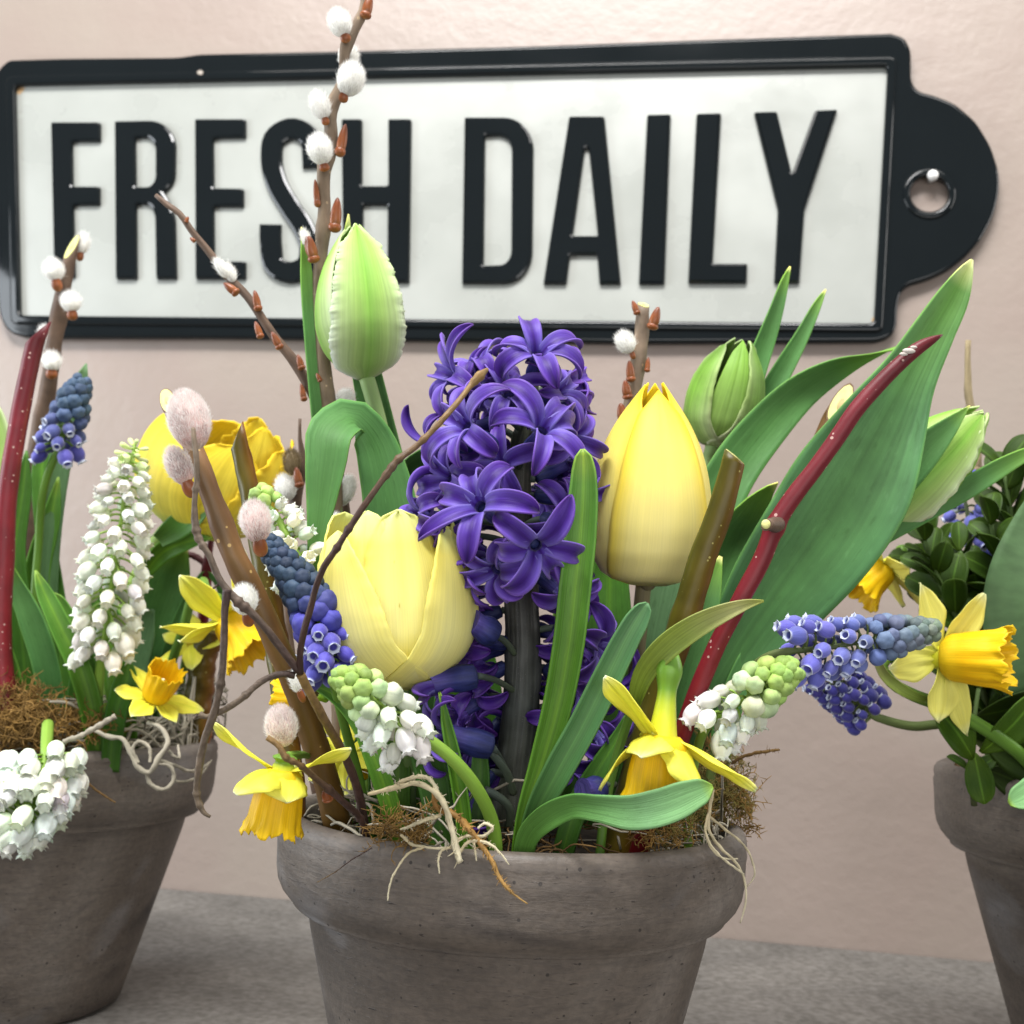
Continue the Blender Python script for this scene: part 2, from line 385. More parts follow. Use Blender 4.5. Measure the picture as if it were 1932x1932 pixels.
LET = [
 [[(98, 232), (191, 232), (191, 269), (138, 269), (139, 353), (190, 353), (190, 389), (140, 389), (143, 525), (104, 525)]],
 [[(218, 230, 3)]+[(280, 229, 0)]+arcpts(284, 277, 49, 48, -88, 0)+arcpts(283, 328, 49, 44, 0, 55, 6)+[(320, 378, 6), (332, 408, 14), (335, 528), (296, 528), (294, 405, 10), (286, 388, 10), (259, 387), (260, 528), (220, 528)],
  [(257, 262, 3), (276, 262, 0)]+arcpts(278, 284, 17, 22, -80, 0, 6)+arcpts(278, 333, 17, 21, 0, 90, 6)+[(258, 354, 3)]],
 [[(369, 226), (465, 226), (465, 262), (404, 263), (405, 356), (461, 357), (461, 392), (405, 392), (406, 494), (465, 494), (465, 528), (370, 528)]],
 [stroke([(592, 318), (591, 296), (586, 262), (552, 244), (519, 262), (513, 300), (522, 345), (548, 392), (574, 432), (586, 470), (578, 503), (549, 515), (519, 502), (512, 466), (511, 424)], 20.5, 60)],
 [[(645, 226), (684, 226), (684, 352), (733, 352), (733, 226), (777, 226), (773, 535), (731, 535), (732, 389), (686, 389), (686, 533), (648, 532)]],
 [[(877, 223, 3), (940, 223, 0)]+arcpts(952, 282, 55, 59, -90, 0)+arcpts(950, 474, 55, 63, 0, 90)+[(872, 537, 3)],
  [(916, 258, 3), (942, 258, 0)]+arcpts(944, 286, 22, 27, -85, 0, 7)+arcpts(943, 472, 22, 29, 0, 88, 7)+[(913, 502, 3)]],
 [[(1074, 221), (1141, 221), (1172, 538), (1131, 538), (1127, 483), (1076, 483), (1069, 538), (1025, 538)], [(1104, 282, 3), (1111, 282, 3), (1128, 446, 3), (1081, 446, 3)]],
 [[(1221, 218), (1266, 217), (1254, 538), (1205, 538)]],
 [[(1314, 216), (1361, 215), (1345, 498), (1410, 498), (1409, 536), (1298, 536)]],
 [[(1422, 213), (1466, 212), (1494, 328), (1537, 210), (1580, 208), (1518, 398), (1508, 536), (1460, 536), (1467, 398)]],
]
for polys in LET:
    pp = [rpoly(p, 4) if len(p) < 60 else p for p in polys]
    for i in range(1, len(pp)): pp[i] = pp[i][::-1]
    wall_shape('letter', pp, .0058, .0006, .0019, 1, BLACK, sign, smooth=False)
CHIP = enamel('chipped_cream', (.30, .26, .22), .6, .3)
wall_shape('paint_chip', [[(373, 134), (379, 132), (384, 136), (381, 141), (376, 141), (372, 138)]], .0100, .0002, 0, 0, CHIP, sign)
RUST = enamel('rust_stain', (.42, .27, .13), .6, .3)
wall_shape('rust_spot', [[(33, 166), (46, 165), (44, 172), (36, 179), (33, 176)]], .0050, .0001, 0, 0, RUST, sign)
wall_shape('rust_spot', [[(1668, 608-4), (1646, 607), (1644, 604), (1648, 598)]], .0050, .0001, 0, 0, RUST, sign)
# the nail that carries the sign
def ball(c, r, n=10, m=14, sc=(1, 1, 1), axis=None):
    th = np.linspace(0.05, np.pi-.05, n); ph = np.linspace(0, 2*np.pi, m, endpoint=False)
    V = np.stack([np.sin(th)[:, None]*np.cos(ph), np.sin(th)[:, None]*np.sin(ph), np.cos(th)[:, None]*np.ones(m)], -1)*r*np.array(sc)
    V = V.reshape(-1, 3)
    F = gridfaces(n, m, True); F.append(list(range(m))); F.append([(n-1)*m+k for k in range(m)][::-1])
    uv = np.stack([np.tile(ph/6.2832, n), np.repeat(np.linspace(0, 1, n), m)], 1)
    return V+np.asarray(c), F, uv
NAILM = enamel('white_nail_paint', (.75, .74, .72), .3, .1)
nh = wall_hit(1760, 331, .010); npos = WP+WN*.010+WT*nh[0]+ZUP*nh[1]
nail = thing('nail', 'small white nail head in the hole at the right end of the sign', 'nail', npos)
mk('nail_head', ball(npos, .0034, sc=(1, 1, 1)), NAILM, nail)
mk('shank', tube(np.array([npos-WN*.0115, npos]), [.0016, .0016], 10), NAILM, nail)

# ------------------------------------------------------------------ pots
def clay():
    m, nt, b = newmat('basalt_clay'); L = nt.links
    tc = node(nt, 'ShaderNodeTexCoord')
    def noise(scale, vec, detail=5, sc=(1, 1, 1), dist=0):
        mp = node(nt, 'ShaderNodeMapping'); mp.inputs['Scale'].default_value = sc; L.new(vec, mp.inputs[0])
        n = node(nt, 'ShaderNodeTexNoise'); L.new(mp.outputs[0], n.inputs[0]); n.inputs['Scale'].default_value = scale; n.inputs['Detail'].default_value = detail; n.inputs['Distortion'].default_value = dist
        return n.outputs[0]
    O = tc.outputs['Object']; UVo = tc.outputs['UV']
    a = noise(8, O, 7, (1, 1, 1.6), .9)                # firing clouds
    c = noise(1, UVo, 6, (7, 30, 1), 1.6)              # turning marks
    c2 = noise(1, UVo, 5, (30, 110, 1), 1.5)
    d = noise(520, O, 3)                               # grit
    r = ramp(nt, [(.32, (.052, .041, .033)), (.47, (.098, .080, .065)), (.58, (.137, .117, .099)), (.72, (.185, .170, .155))]); L.new(a, r.inputs[0])
    r2 = ramp(nt, [(.32, (.88, .88, .89)), (.5, (1, 1, 1)), (.68, (1.07, 1.06, 1.06))]); L.new(c, r2.inputs[0])
    r4 = ramp(nt, [(.32, (.84, .84, .86)), (.5, (1, 1, 1)), (.68, (1.08, 1.07, 1.06))]); L.new(c2, r4.inputs[0])
    r5 = ramp(nt, [(.3, (.86, .86, .86)), (.7, (1.10, 1.10, 1.10))]); L.new(d, r5.inputs[0])
    col = mulcol(nt, mulcol(nt, mulcol(nt, r.outputs[0], r2.outputs[0]), r4.outputs[0]), r5.outputs[0])
    # pale bloom in patches, broken up by fine noise
    bl = noise(14, O, 8, (1, 1, 1.5), .6); rb_ = ramp(nt, [(.56, (0, 0, 0)), (.72, (.55, .55, .55))]); L.new(bl, rb_.inputs[0])
    mx = nt.nodes.new('ShaderNodeMix'); mx.data_type = 'RGBA'; L.new(math_(nt, 'MULTIPLY', rb_.outputs[0], r2.outputs[0]), mx.inputs[0]); L.new(col, mx.inputs[6]); mx.inputs[7].default_value = (.215, .215, .225, 1); col = mx.outputs[2]
    # sooty smears
    sm = noise(11, O, 6, (1, 1, 2.6), 1.2); rs_ = ramp(nt, [(.30, (.42, .42, .46)), (.42, (1, 1, 1))]); L.new(sm, rs_.inputs[0]); col = mulcol(nt, col, rs_.outputs[0])
    # scratches and pores
    s_ = noise(1, UVo, 2, (55, 260, 1), .3); r3 = ramp(nt, [(.26, (.40, .38, .38)), (.33, (1, 1, 1))]); L.new(s_, r3.inputs[0]); col = mulcol(nt, col, r3.outputs[0])
    vo = node(nt, 'ShaderNodeTexVoronoi'); L.new(O, vo.inputs[0]); vo.inputs['Scale'].default_value = 620
    sc_ = node(nt, 'ShaderNodeSeparateColor'); L.new(vo.outputs['Color'], sc_.inputs[0])
    pore = math_(nt, 'MULTIPLY', math_(nt, 'LESS_THAN', vo.outputs['Distance'], math_(nt, 'MULTIPLY', sc_.outputs[1], .34)), math_(nt, 'GREATER_THAN', sc_.outputs[0], .93))
    mp_ = nt.nodes.new('ShaderNodeMix'); mp_.data_type = 'RGBA'; L.new(pore, mp_.inputs[0]); L.new(col, mp_.inputs[6]); mp_.inputs[7].default_value = (.030, .024, .020, 1); col = mp_.outputs[2]
    L.new(col, b.inputs['Base Color'])
    rr = ramp(nt, [(.3, (.46,)*3), (.7, (.70,)*3)]); L.new(bl, rr.inputs[0]); L.new(rr.outputs[0], b.inputs['Roughness']); b.inputs['Specular IOR Level'].default_value = .42
    bp = node(nt, 'ShaderNodeBump'); bp.inputs['Strength'].default_value = .6; bp.inputs['Distance'].default_value = .0006
    h = math_(nt, 'ADD', math_(nt, 'MULTIPLY', r3.outputs[0], .8), math_(nt, 'ADD', math_(nt, 'MULTIPLY', c2, .35), math_(nt, 'ADD', math_(nt, 'MULTIPLY', d, .45), math_(nt, 'MULTIPLY', pore, -1.2)))); L.new(h, bp.inputs['Height']); L.new(bp.outputs[0], b.inputs['Normal'])
    return m
CLAY = clay()
def soilmat():
    m, nt, b = newmat('dark_soil'); L = nt.links
    tc = node(nt, 'ShaderNodeTexCoord'); n = node(nt, 'ShaderNodeTexNoise'); L.new(tc.outputs['Object'], n.inputs[0]); n.inputs['Scale'].default_value = 300; n.inputs['Detail'].default_value = 5
    r = ramp(nt, [(.3, (.008, .006, .004)), (.7, (.05, .034, .02))]); L.new(n.outputs[0], r.inputs[0]); L.new(r.outputs[0], b.inputs['Base Color']); b.inputs['Roughness'].default_value = .95
    return m
SOIL = soilmat()
def lathe(prof, c, axis, seg=160, wob=.0):
    """profile of (radius, height) rows about axis through c"""
    prof = np.array(prof, float); a = nz(axis); x = nz(np.cross(a, F_)); y = np.cross(a, x)
    th = np.linspace(0, 2*np.pi, seg, endpoint=False)
    dist = np.concatenate([[0], np.cumsum(np.linalg.norm(np.diff(prof, axis=0), axis=1))])
    rr = prof[:, 0][:, None]*(1+wob*np.sin(3*th+1)+wob*.7*np.sin(2*th+.4))
    hh = prof[:, 1][:, None]+wob*.12*np.sin(2*th+2)+wob*.05*np.sin(5*th)
    V = c+rr[..., None]*(np.cos(th)[None, :, None]*x+np.sin(th)[None, :, None]*y)+hh[..., None]*a
    uv = np.stack([np.broadcast_to(np.abs(th/np.pi-1), rr.shape), np.broadcast_to(prof[:, 1][:, None]*6, rr.shape)], -1)
    return V.reshape(-1, 3), gridfaces(len(prof), seg, True), uv.reshape(-1, 2)
def pot(label, c, R, height, rimh, lean, tap=.22):
    """c = centre of the rim plane"""
    ax = nz(ZUP+lean)
    base = c-ax*height
    t = thing('flower_pot', label, 'flower pot', base, 'grey clay pots on the ledge')
    rb = R*.862; r0 = R*(1-tap*height/R*.86)*.80
    L = .0011
    rim = [(R*.905, -rimh*.9), (R*.905, -.004), (R*.915, -.0015), (R*.94, -.0002), (R*.965, 0), (R*.985, -.0010), (R*.997, -.0026), (R*1.0, -.0045), (R*.996, -.0058), (R*1.002, -.0075), (R*.998, -rimh*.35), (R*.994, -rimh*.62), (R*.986, -rimh*.74), (R*.968, -rimh*.84), (R*.944, -rimh*.915), (R*.926, -rimh*.955), (R*.9235, -rimh*.975), (R*.9225, -rimh*.99), (R*.918, -rimh*1.0), (R*.908, -rimh*1.004), (R*.897, -rimh*1.0), (R*.89, -rimh*.985), (R*.875, -rimh*.97), (rb-.001, -rimh*.96)]
    rb2 = rb
    bh = height
    body = [(rb-.0004, -rimh*.93), (rb, -rimh*1.0), (rb-.0004, -rimh*1.06)]
    for k in np.linspace(0, 1, 14)[1:]:
        body.append((rb2+(r0-rb2)*k, -rimh*1.06-(bh-rimh*1.06-.002)*k))
    body += [(r0-.0015, -bh+.0006), (r0-.004, -bh), (.001, -bh)]
    body = [(rb*.92, -rimh*.93)]+body
    mk('rim', lathe(rim, c, ax, wob=.003), CLAY, t); mk('body', lathe(body, c, ax, wob=.003), CLAY, t)
    s = [(R*.91, -.010), (R*.7, -.005), (R*.4, -.002), (.001, -.001)]
    so = mk('soil', lathe(s, c-ax*.003, ax, 48, .01), SOIL, t); 
    return t
def rim_c(x, zrel, d):
    """centre of a rim lying zrel below the eye, seen at x, depth d"""
    y = 966
    for _ in range(30):
        p = V3(x, y, d); y += (p[2]-zrel)*FPX/d
    return V3(x, y, d)
ZM, ZL, ZR = -.0487, -.0475, -.036
CM = rim_c(969, ZM, .35); CL = rim_c(58, ZL, .52); CR = rim_c(2186, ZR, .45)
pot('grey clay pot in the middle, nearest, with the closed yellow tulip and hyacinth', CM, .0700, CM[2]-ZS, .0262, np.array([.0, 0, 0]))
pot('grey clay pot at the left, under the nodding white grape hyacinth', CL, .0830, CL[2]-ZS, .0325, np.array([0, 0, 0]))
pot('grey clay pot cut off by the right side, under the dark boxwood leaves', CR, .0830, CR[2]-ZS, .0325, np.array([.0, 0, 0]))
def G(x, d, pot='m'):
    """a point of the soil seen at x at depth d, as picture coordinates"""
    z = {'m': ZM-.007, 'l': ZL-.004, 'r': ZR-.008}[pot]
    y = 966
    for _ in range(30):
        p = V3(x, y, d); y += (p[2]-z)*FPX/d
    return (x, y, d)

# ------------------------------------------------------------------ plant materials
G_STRAP = veg('strap_leaf_green', [(0, (0.071, 0.170, 0.008)), (.5, (0.088, 0.219, 0.016)), (.92, (0.113, 0.269, 0.036)), (1, (0.255, 0.396, 0.050))], scuff=.7, streak=.35, su=26, sv=1.2, blotch=.15, rough=.36, trans=.12, bump=.25,
              cross=[(0, (1.5, 1.35, 1.0)), (.22, (1, 1, 1)), (.85, (.85, .95, 1.1)), (1, (1.25, 1.3, 1.3))])
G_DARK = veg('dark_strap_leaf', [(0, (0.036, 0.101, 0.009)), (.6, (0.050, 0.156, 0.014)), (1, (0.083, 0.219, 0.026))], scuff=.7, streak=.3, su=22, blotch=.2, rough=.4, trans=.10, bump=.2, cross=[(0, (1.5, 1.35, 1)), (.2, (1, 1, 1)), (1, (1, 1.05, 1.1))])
G_TULIP = veg('tulip_leaf', [(0, (0.054, 0.145, 0.027)), (.4, (0.068, 0.197, 0.050)), (.85, (0.099, 0.247, 0.066)), (.97, (0.183, 0.363, 0.054)), (1, (0.684, 0.654, 0.242))], scuff=.7, streak=.16, su=17, sv=1.0, blotch=.2, bscale=60, rough=.52, trans=.15, bump=.25,
              cross=[(0, (.85, .9, .8)), (.5, (1, 1, 1)), (.93, (1.05, 1.1, 1.1)), (1, (1.6, 1.5, 1.2))])
G_TULIP2 = veg('broad_tulip_leaf', [(0, (0.048, 0.125, 0.026)), (.35, (0.060, 0.169, 0.048)), (.75, (0.087, 0.220, 0.072)), (.95, (0.128, 0.293, 0.060)), (1, (0.686, 0.725, 0.299))], scuff=.7, streak=.28, su=15, sv=2.0, blotch=.35, bscale=45, rough=.5, trans=.12, bump=.35,
              cross=[(0, (.9, .95, .8)), (.5, (1, 1, 1)), (.95, (1.1, 1.15, 1.3)), (1, (1.7, 1.6, 1.3))])
G_PALE = veg('pale_green_leaf', [(0, (0.092, 0.220, 0.030)), (.4, (0.115, 0.297, 0.060)), (.7, (0.196, 0.396, 0.170)), (.95, (0.172, 0.363, 0.130)), (1, (0.253, 0.418, 0.050))], scuff=.7, streak=.3, su=26, sv=3, blotch=.3, bscale=40, rough=.4, trans=.12, bump=.3)
G_GREY = veg('grey_green_leaf', [(0, (0.065, 0.150, 0.033)), (.6, (0.117, 0.237, 0.099)), (1, (0.130, 0.250, 0.110))], scuff=.7, streak=.25, su=24, blotch=.15, rough=.5, trans=.12, bump=.2)
STEM_G = veg('green_stem', [(0, (.09, .20, .02)), (.6, (.13, .26, .035)), (1, (.18, .32, .05))], streak=.3, su=10, sv=3, blotch=.15, rough=.4, bump=.1, sss=.1)
STEM_L = veg('lime_stem', [(0, (.16, .30, .03)), (.6, (.26, .42, .07)), (1, (.34, .50, .12))], streak=.2, su=10, sv=3, blotch=.1, rough=.45, sss=.1)
STEM_T = veg('tulip_stem', [(0, (.10, .19, .05)), (1, (.24, .36, .13))], streak=.2, su=12, sv=2, blotch=.1, rough=.5, sss=.1)
STEM_D = veg('dusky_muscari_stem', [(0, (.12, .18, .04)), (.5, (.13, .17, .06)), (1, (.12, .16, .10))], streak=.3, su=10, sv=3, rough=.45)
STEM_H = veg('dusky_hyacinth_stem', [(0, (0.108, 0.117, 0.069)), (.3, (0.078, 0.088, 0.082)), (.7, (0.098, 0.088, 0.078)), (1, (0.117, 0.146, 0.069))], streak=.6, su=22, sv=3, blotch=.5, bscale=120, rough=.42, bump=.7, spec=.5, dots=((.10, .10, .10), 1500, .15))
PEDI = veg('grey_green_pedicel', [(0, (.10, .13, .08)), (1, (.06, .08, .07))], streak=.2, rough=.5)
YEL1 = veg('pale_yellow_petal', [(0, (0.858, 0.791, 0.300)), (.3, (0.980, 0.927, 0.405)), (.8, (0.968, 0.881, 0.240)), (1, (0.825, 0.881, 0.375))], streak=.13, su=60, sv=.8, blotch=.03, rough=.42, trans=.28, bump=.16, cross=[(0, (1, .99, .9)), (.5, (1, 1, 1)), (1, (1, .97, .72))], sss=.12)
YEL2 = veg('warm_yellow_petal', [(0, (.95, .86, .40)), (.25, (.95, .84, .33)), (.7, (.95, .81, .18)), (1, (.95, .75, .04))], streak=.08, su=60, sv=.8, blotch=.05, bscale=50, rough=.42, trans=.28, bump=.16, cross=[(0, (1, 1, 1.)), (.6, (1, 1, .9)), (.9, (1, .92, .35)), (1, (1, .93, .5))], sss=.12)
YEL3 = veg('ruffled_yellow_petal', [(0, (0.432, 0.572, 0.104)), (.15, (0.864, 0.770, 0.130)), (.5, (0.950, 0.770, 0.078)), (1, (0.950, 0.748, 0.039))], streak=.2, su=30, sv=1., blotch=.12, rough=.5, trans=.28, bump=.3, cross=[(0, (1, 1.02, 1.2)), (.5, (1, 1, 1)), (1, (1, .92, .6))])
PARROT = veg('parrot_tulip_petal', [(0, (0.420, 0.540, 0.253)), (.3, (0.420, 0.600, 0.207)), (.7, (0.399, 0.620, 0.161)), (1, (0.357, 0.580, 0.115))], streak=.22, su=26, sv=1.2, blotch=.12, rough=.5, trans=.22, bump=.4, cross=[(0, (.68, .92, .45)), (.35, (.95, 1, .8)), (.75, (1.25, 1.12, 1.5)), (1, (1.8, 1.4, 3.0))])
PARROT2 = veg('closed_green_tulip_petal', [(0, (.34, .48, .14)), (.5, (.22, .42, .06)), (1, (.20, .36, .07))], streak=.35, su=22, sv=1.2, blotch=.3, rough=.5, trans=.15, bump=.5, cross=[(0, (.8, .9, .6)), (.5, (1, 1, 1)), (.85, (1.4, 1.15, 2.)), (1, (2., 1.5, 3.2))])
DAFP = veg('daffodil_tepal', [(0, (0.857, 0.801, 0.055)), (.3, (0.980, 0.922, 0.069)), (.8, (0.980, 0.946, 0.111)), (.97, (0.980, 0.970, 0.277)), (1, (0.892, 0.946, 0.624))], streak=.16, su=18, sv=.8, blotch=.05, rough=.45, trans=.25, bump=.25, cross=[(0, (.93, .97, .8)), (.3, (1, 1, 1)), (1, (1, 1, 1.2))])
DAFP2 = veg('pale_daffodil_tepal', [(0, (0.742, 0.734, 0.088)), (.3, (0.869, 0.842, 0.198)), (.8, (0.890, 0.842, 0.187)), (1, (0.848, 0.864, 0.440))], streak=.16, su=18, sv=.8, blotch=.05, rough=.45, trans=.25, bump=.25)
DAFC = veg('daffodil_corona', [(0, (0.964, 0.700, 0.020)), (.4, (0.980, 0.603, 0.006)), (1, (0.980, 0.657, 0.010))], streak=.25, su=46, sv=.5, blotch=.06, rough=.42, trans=.25, bump=.3)
DAFO = veg('daffodil_tube', [(0, (.12, .26, .03)), (.42, (.16, .32, .03)), (.6, (.42, .50, .03)), (1, (.72, .68, .03))], streak=.15, su=14, sv=1, rough=.35, spec=.6)
SPATHE = veg('papery_spathe', [(0, (.22, .33, .05)), (.5, (.36, .46, .10)), (.85, (.55, .56, .22)), (1, (.40, .45, .08))], streak=.35, su=16, sv=1.5, blotch=.2, rough=.4, trans=.25, bump=.4)
HYP = veg('hyacinth_tepal', [(0, (0.111, 0.074, 0.406)), (.3, (0.101, 0.050, 0.391)), (.75, (0.084, 0.026, 0.328)), (1, (0.033, 0.003, 0.141))], streak=.25, su=14, sv=1.2, blotch=.18, bscale=200, rough=.42, trans=.14, bump=.3, spec=.4,
          cross=[(0, (.42, .16, .50)), (.16, (.55, .30, .66)), (.42, (.95, .90, .95)), (.75, (1.6, 2.0, 1.35)), (1, (2.0, 2.8, 1.4))], sheen=.1)
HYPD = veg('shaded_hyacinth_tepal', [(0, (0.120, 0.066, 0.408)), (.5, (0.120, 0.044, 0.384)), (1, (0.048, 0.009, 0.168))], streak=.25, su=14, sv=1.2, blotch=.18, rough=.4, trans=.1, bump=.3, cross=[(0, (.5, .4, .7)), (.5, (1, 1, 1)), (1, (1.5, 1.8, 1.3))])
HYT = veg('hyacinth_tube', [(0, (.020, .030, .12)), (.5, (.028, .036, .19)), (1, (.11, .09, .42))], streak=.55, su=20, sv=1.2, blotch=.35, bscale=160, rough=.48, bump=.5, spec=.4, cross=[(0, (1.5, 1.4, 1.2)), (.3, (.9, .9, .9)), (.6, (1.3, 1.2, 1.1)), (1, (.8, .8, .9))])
BLUEB = veg('blue_bell', [(0, (0.765, 0.765, 0.810)), (.6, (0.980, 0.980, 0.980)), (.8, (0.980, 0.980, 0.980)), (1, (0.900, 0.900, 0.900))], tip=(.82, .92, (.60, .66, .80), .85), streak=.2, su=12, sv=1, blotch=.1, bscale=400, rough=.5, objcol=True, bump=.15, sheen=.3)
WHITEB = veg('white_bell', [(0, (.92, 1, .8)), (.35, (1, 1, 1)), (.8, (1, 1, 1)), (1, (.92, .94, .88))], streak=.07, su=12, sv=1, blotch=.04, rough=.5, objcol=True, trans=.2, bump=.1, sss=.1)
BUDB = veg('closed_bud', [(0, (1, 1, 1)), (.75, (1, 1, 1)), (1, (.7, .75, .8))], streak=.15, su=10, sv=1, blotch=.15, bscale=400, rough=.5, objcol=True, bump=.2)
BARKW = veg('willow_bark', [(0, (.19, .125, .065)), (.5, (.20, .145, .09)), (1, (.25, .185, .13))], streak=.35, su=5, sv=26, blotch=.35, bscale=130, rough=.5, bump=.5, dots=((.34, .25, .15), 380, .18))
BARKB = veg('thick_willow_bark', [(0, (.17, .095, .018)), (.4, (.19, .105, .028)), (.7, (.20, .115, .05)), (1, (.21, .125, .065))], streak=.35, su=7, sv=7, blotch=.3, bscale=70, rough=.36, bump=.35, dots=((.42, .28, .10), 330, .15), spec=.5, cross=[(0, (1.15, 1.0, .95)), (.5, (.9, .9, .8)), (1, (1.1, .95, 1.2))])
BARKD = veg('dark_willow_bark', [(0, (.10, .06, .04)), (1, (.14, .09, .06))], streak=.35, su=5, sv=22, blotch=.3, bscale=130, rough=.5, bump=.5)
VINE = veg('vine_bark', [(0, (.055, .028, .022)), (.45, (.075, .04, .032)), (.62, (.11, .065, .035)), (1, (.28, .17, .06))], streak=.45, su=6, sv=26, blotch=.3, bscale=200, rough=.42, bump=.6)
VINE2 = veg('grey_vine_bark', [(0, (.06, .035, .03)), (.4, (.13, .095, .07)), (1, (.20, .15, .10))], streak=.45, su=6, sv=26, blotch=.3, bscale=200, rough=.5, bump=.6)
DOG = veg('red_dogwood_bark', [(0, (.15, .006, .008)), (.4, (.17, .010, .016)), (.8, (.16, .012, .020)), (1, (.10, .006, .010))], streak=.25, su=5, sv=14, blotch=.3, bscale=60, rough=.40, bump=.3, dots=((.38, .24, .21), 460, .17), spec=.5)
OLIVE = veg('olive_stem_bark', [(0, (.14, .10, .012)), (.5, (.11, .085, .010)), (1, (.095, .075, .010))], streak=.4, su=5, sv=5, blotch=.3, bscale=80, rough=.33, bump=.3, dots=((.30, .26, .08), 420, .12), cross=[(0, (1.9, .8, .8)), (.45, (1.1, 1, .9)), (1, (.8, 1.05, .8))])
BUDM = veg('bud_scale', [(0, (.30, .14, .04)), (.4, (.30, .09, .025)), (1, (.16, .04, .02))], streak=.3, su=8, sv=2, blotch=.3, bscale=300, rough=.30, bump=.3, spec=.6)
CUT = veg('cut_wood', [(0, (.62, .62, .24)), (1, (.62, .62, .24))], streak=.15, su=3, sv=3, blotch=.15, bscale=500, rough=.5, cross=None)
PITH = veg('pith', [(0, (.55, .45, .22)), (1, (.50, .40, .18))], blotch=.3, bscale=500, rough=.7)
FURW = veg('white_fur', [(0, (.90, .90, .86)), (1, (.95, .95, .94))], streak=.0, blotch=.06, bscale=300, rough=.9, bump=0, trans=.4)
FURP = veg('pink_grey_fur', [(0, (.86, .66, .62)), (.4, (.92, .82, .79)), (1, (.96, .94, .92))], streak=.0, blotch=.3, bscale=160, rough=.9, bump=0, trans=.2)
FURT = veg('pale_fur_tips', [(0, (.9, .87, .84)), (1, (.95, .95, .93))], streak=.0, blotch=.1, bscale=200, rough=.9, bump=0, trans=.4)
COREP = veg('pink_catkin_core', [(0, (.75, .68, .5)), (.3, (.78, .50, .46)), (.6, (.75, .58, .55)), (1, (.75, .66, .62))], streak=.3, blotch=.55, bscale=260, rough=.9, bump=.8)
COREW = veg('grey_catkin_core', [(0, (.76, .74, .68)), (1, (.86, .85, .82))], streak=.2, blotch=.25, bscale=300, rough=.9, bump=.5)
FURB = veg('brown_fur', [(0, (.20, .14, .06)), (1, (.34, .27, .17))], streak=.1, blotch=.3, bscale=160, rough=.9, bump=0)
MOSSG = veg('golden_moss', [(0, (.20, .11, .025)), (1, (.34, .20, .06))], streak=.2, blotch=.6, bscale=130, rough=.85, bump=.2)
MOSSB = veg('brown_moss', [(0, (.10, .055, .018)), (1, (.17, .10, .035))], streak=.2, blotch=.6, bscale=130, rough=.9, bump=.2)
SPAN = veg('grey_spanish_moss', [(0, (.33, .30, .23)), (1, (.40, .36, .28))], streak=.2, blotch=.4, bscale=160, rough=.8, bump=.3)
ROOT = veg('white_root', [(0, (.55, .46, .28)), (1, (.66, .60, .42))], streak=.2, blotch=.25, bscale=300, rough=.7, bump=.4)
BOXL = veg('boxwood_leaf', [(0, (0.032, 0.060, 0.003)), (.6, (0.027, 0.062, 0.005)), (1, (0.036, 0.073, 0.005))], streak=.2, su=14, sv=4, blotch=.25, rough=.46, bump=.2, objcol=True, trans=.08, spec=.3, cross=[(0, (2.3, 2.2, 3.0)), (.07, (1.6, 1.6, 1.8)), (.11, (1, 1, 1)), (1, (1, 1, 1))])
BOXS = veg('boxwood_stem', [(0, (.05, .06, .02)), (1, (.07, .12, .03))], streak=.2, rough=.6)
TWIGG = veg('pale_twig_bark', [(0, (.22, .16, .09)), (1, (.34, .27, .15))], streak=.35, su=6, sv=22, blotch=.3, rough=.6, bump=.4)

# ------------------------------------------------------------------ builders
def line(P, n): 
    """picture-space control rows (x,y,d,...) -> world points and the extra columns"""
    S = spline(np.array(P, float), n)
    C = np.array([V3(*r[:3]) for r in S]); return C, S[:, 3:], S[:, 2]
def px(w, d): return np.asarray(w)*np.asarray(d)/FPX

def leaf_geo(P, n=40, nu=11, curl=.5, ruffle=0, seed=0, kink=0):
    """P rows: x, y, depth, apparent full width (px), turn about the leaf's length (degrees)"""
    P = [tuple(r)+(0,)*(5-len(r)) for r in P]
    C, E, D = line(P, n)
    T = tangents(C); view = nz(C)
    S = nz(np.cross(T, view)); N = np.cross(S, T)          # N points roughly at the viewer or away
    s = np.sign((N*view).sum(1)).mean(); N = -N*s if s != 0 else N
    ang = np.radians(E[:, 1])[:, None]
    S2 = S*np.cos(ang)+N*np.sin(ang); N2 = np.cross(S2, T); N2 = N2*np.sign((N2*N).sum(1, keepdims=True)+1e-9)
    wd = np.maximum(px(E[:, 0], D), 1e-5)
    # side must run continuously
    for i in range(1, n):
        if np.dot(S2[i], S2[i-1]) < 0: S2[i] *= -1
    N2 = np.cross(S2, T); 
    if np.dot(N2[n//2], -view[n//2])*np.cos(ang[n//2, 0]) < 0: N2 = -N2
    wave = None
    if ruffle:
        t = np.linspace(0, 1, n)[:, None]; u = np.linspace(-1, 1, nu)[None]
        wave = ruffle*wd.max()*np.abs(u)**1.5*np.sin(t*16+seed+u*1.5)*np.sin(t*np.pi)
    return sheet(C, S2, N2, wd, curl, nu, wave)
def leaf(name, P, m, parent=None, curl=.5, solid=.0005, label=None, **k):
    return mk(name, leaf_geo(P, curl=curl, **k), m, parent, solid=solid, label=label)
def stem_geo(P, n=30, seg=12, **k):
    """P rows: x, y, depth, radius px"""
    C, E, D = line(P, n); return tube(C, px(E[:, 0], D), seg, **k)
def base_of(P): return V3(*P[0][:3])

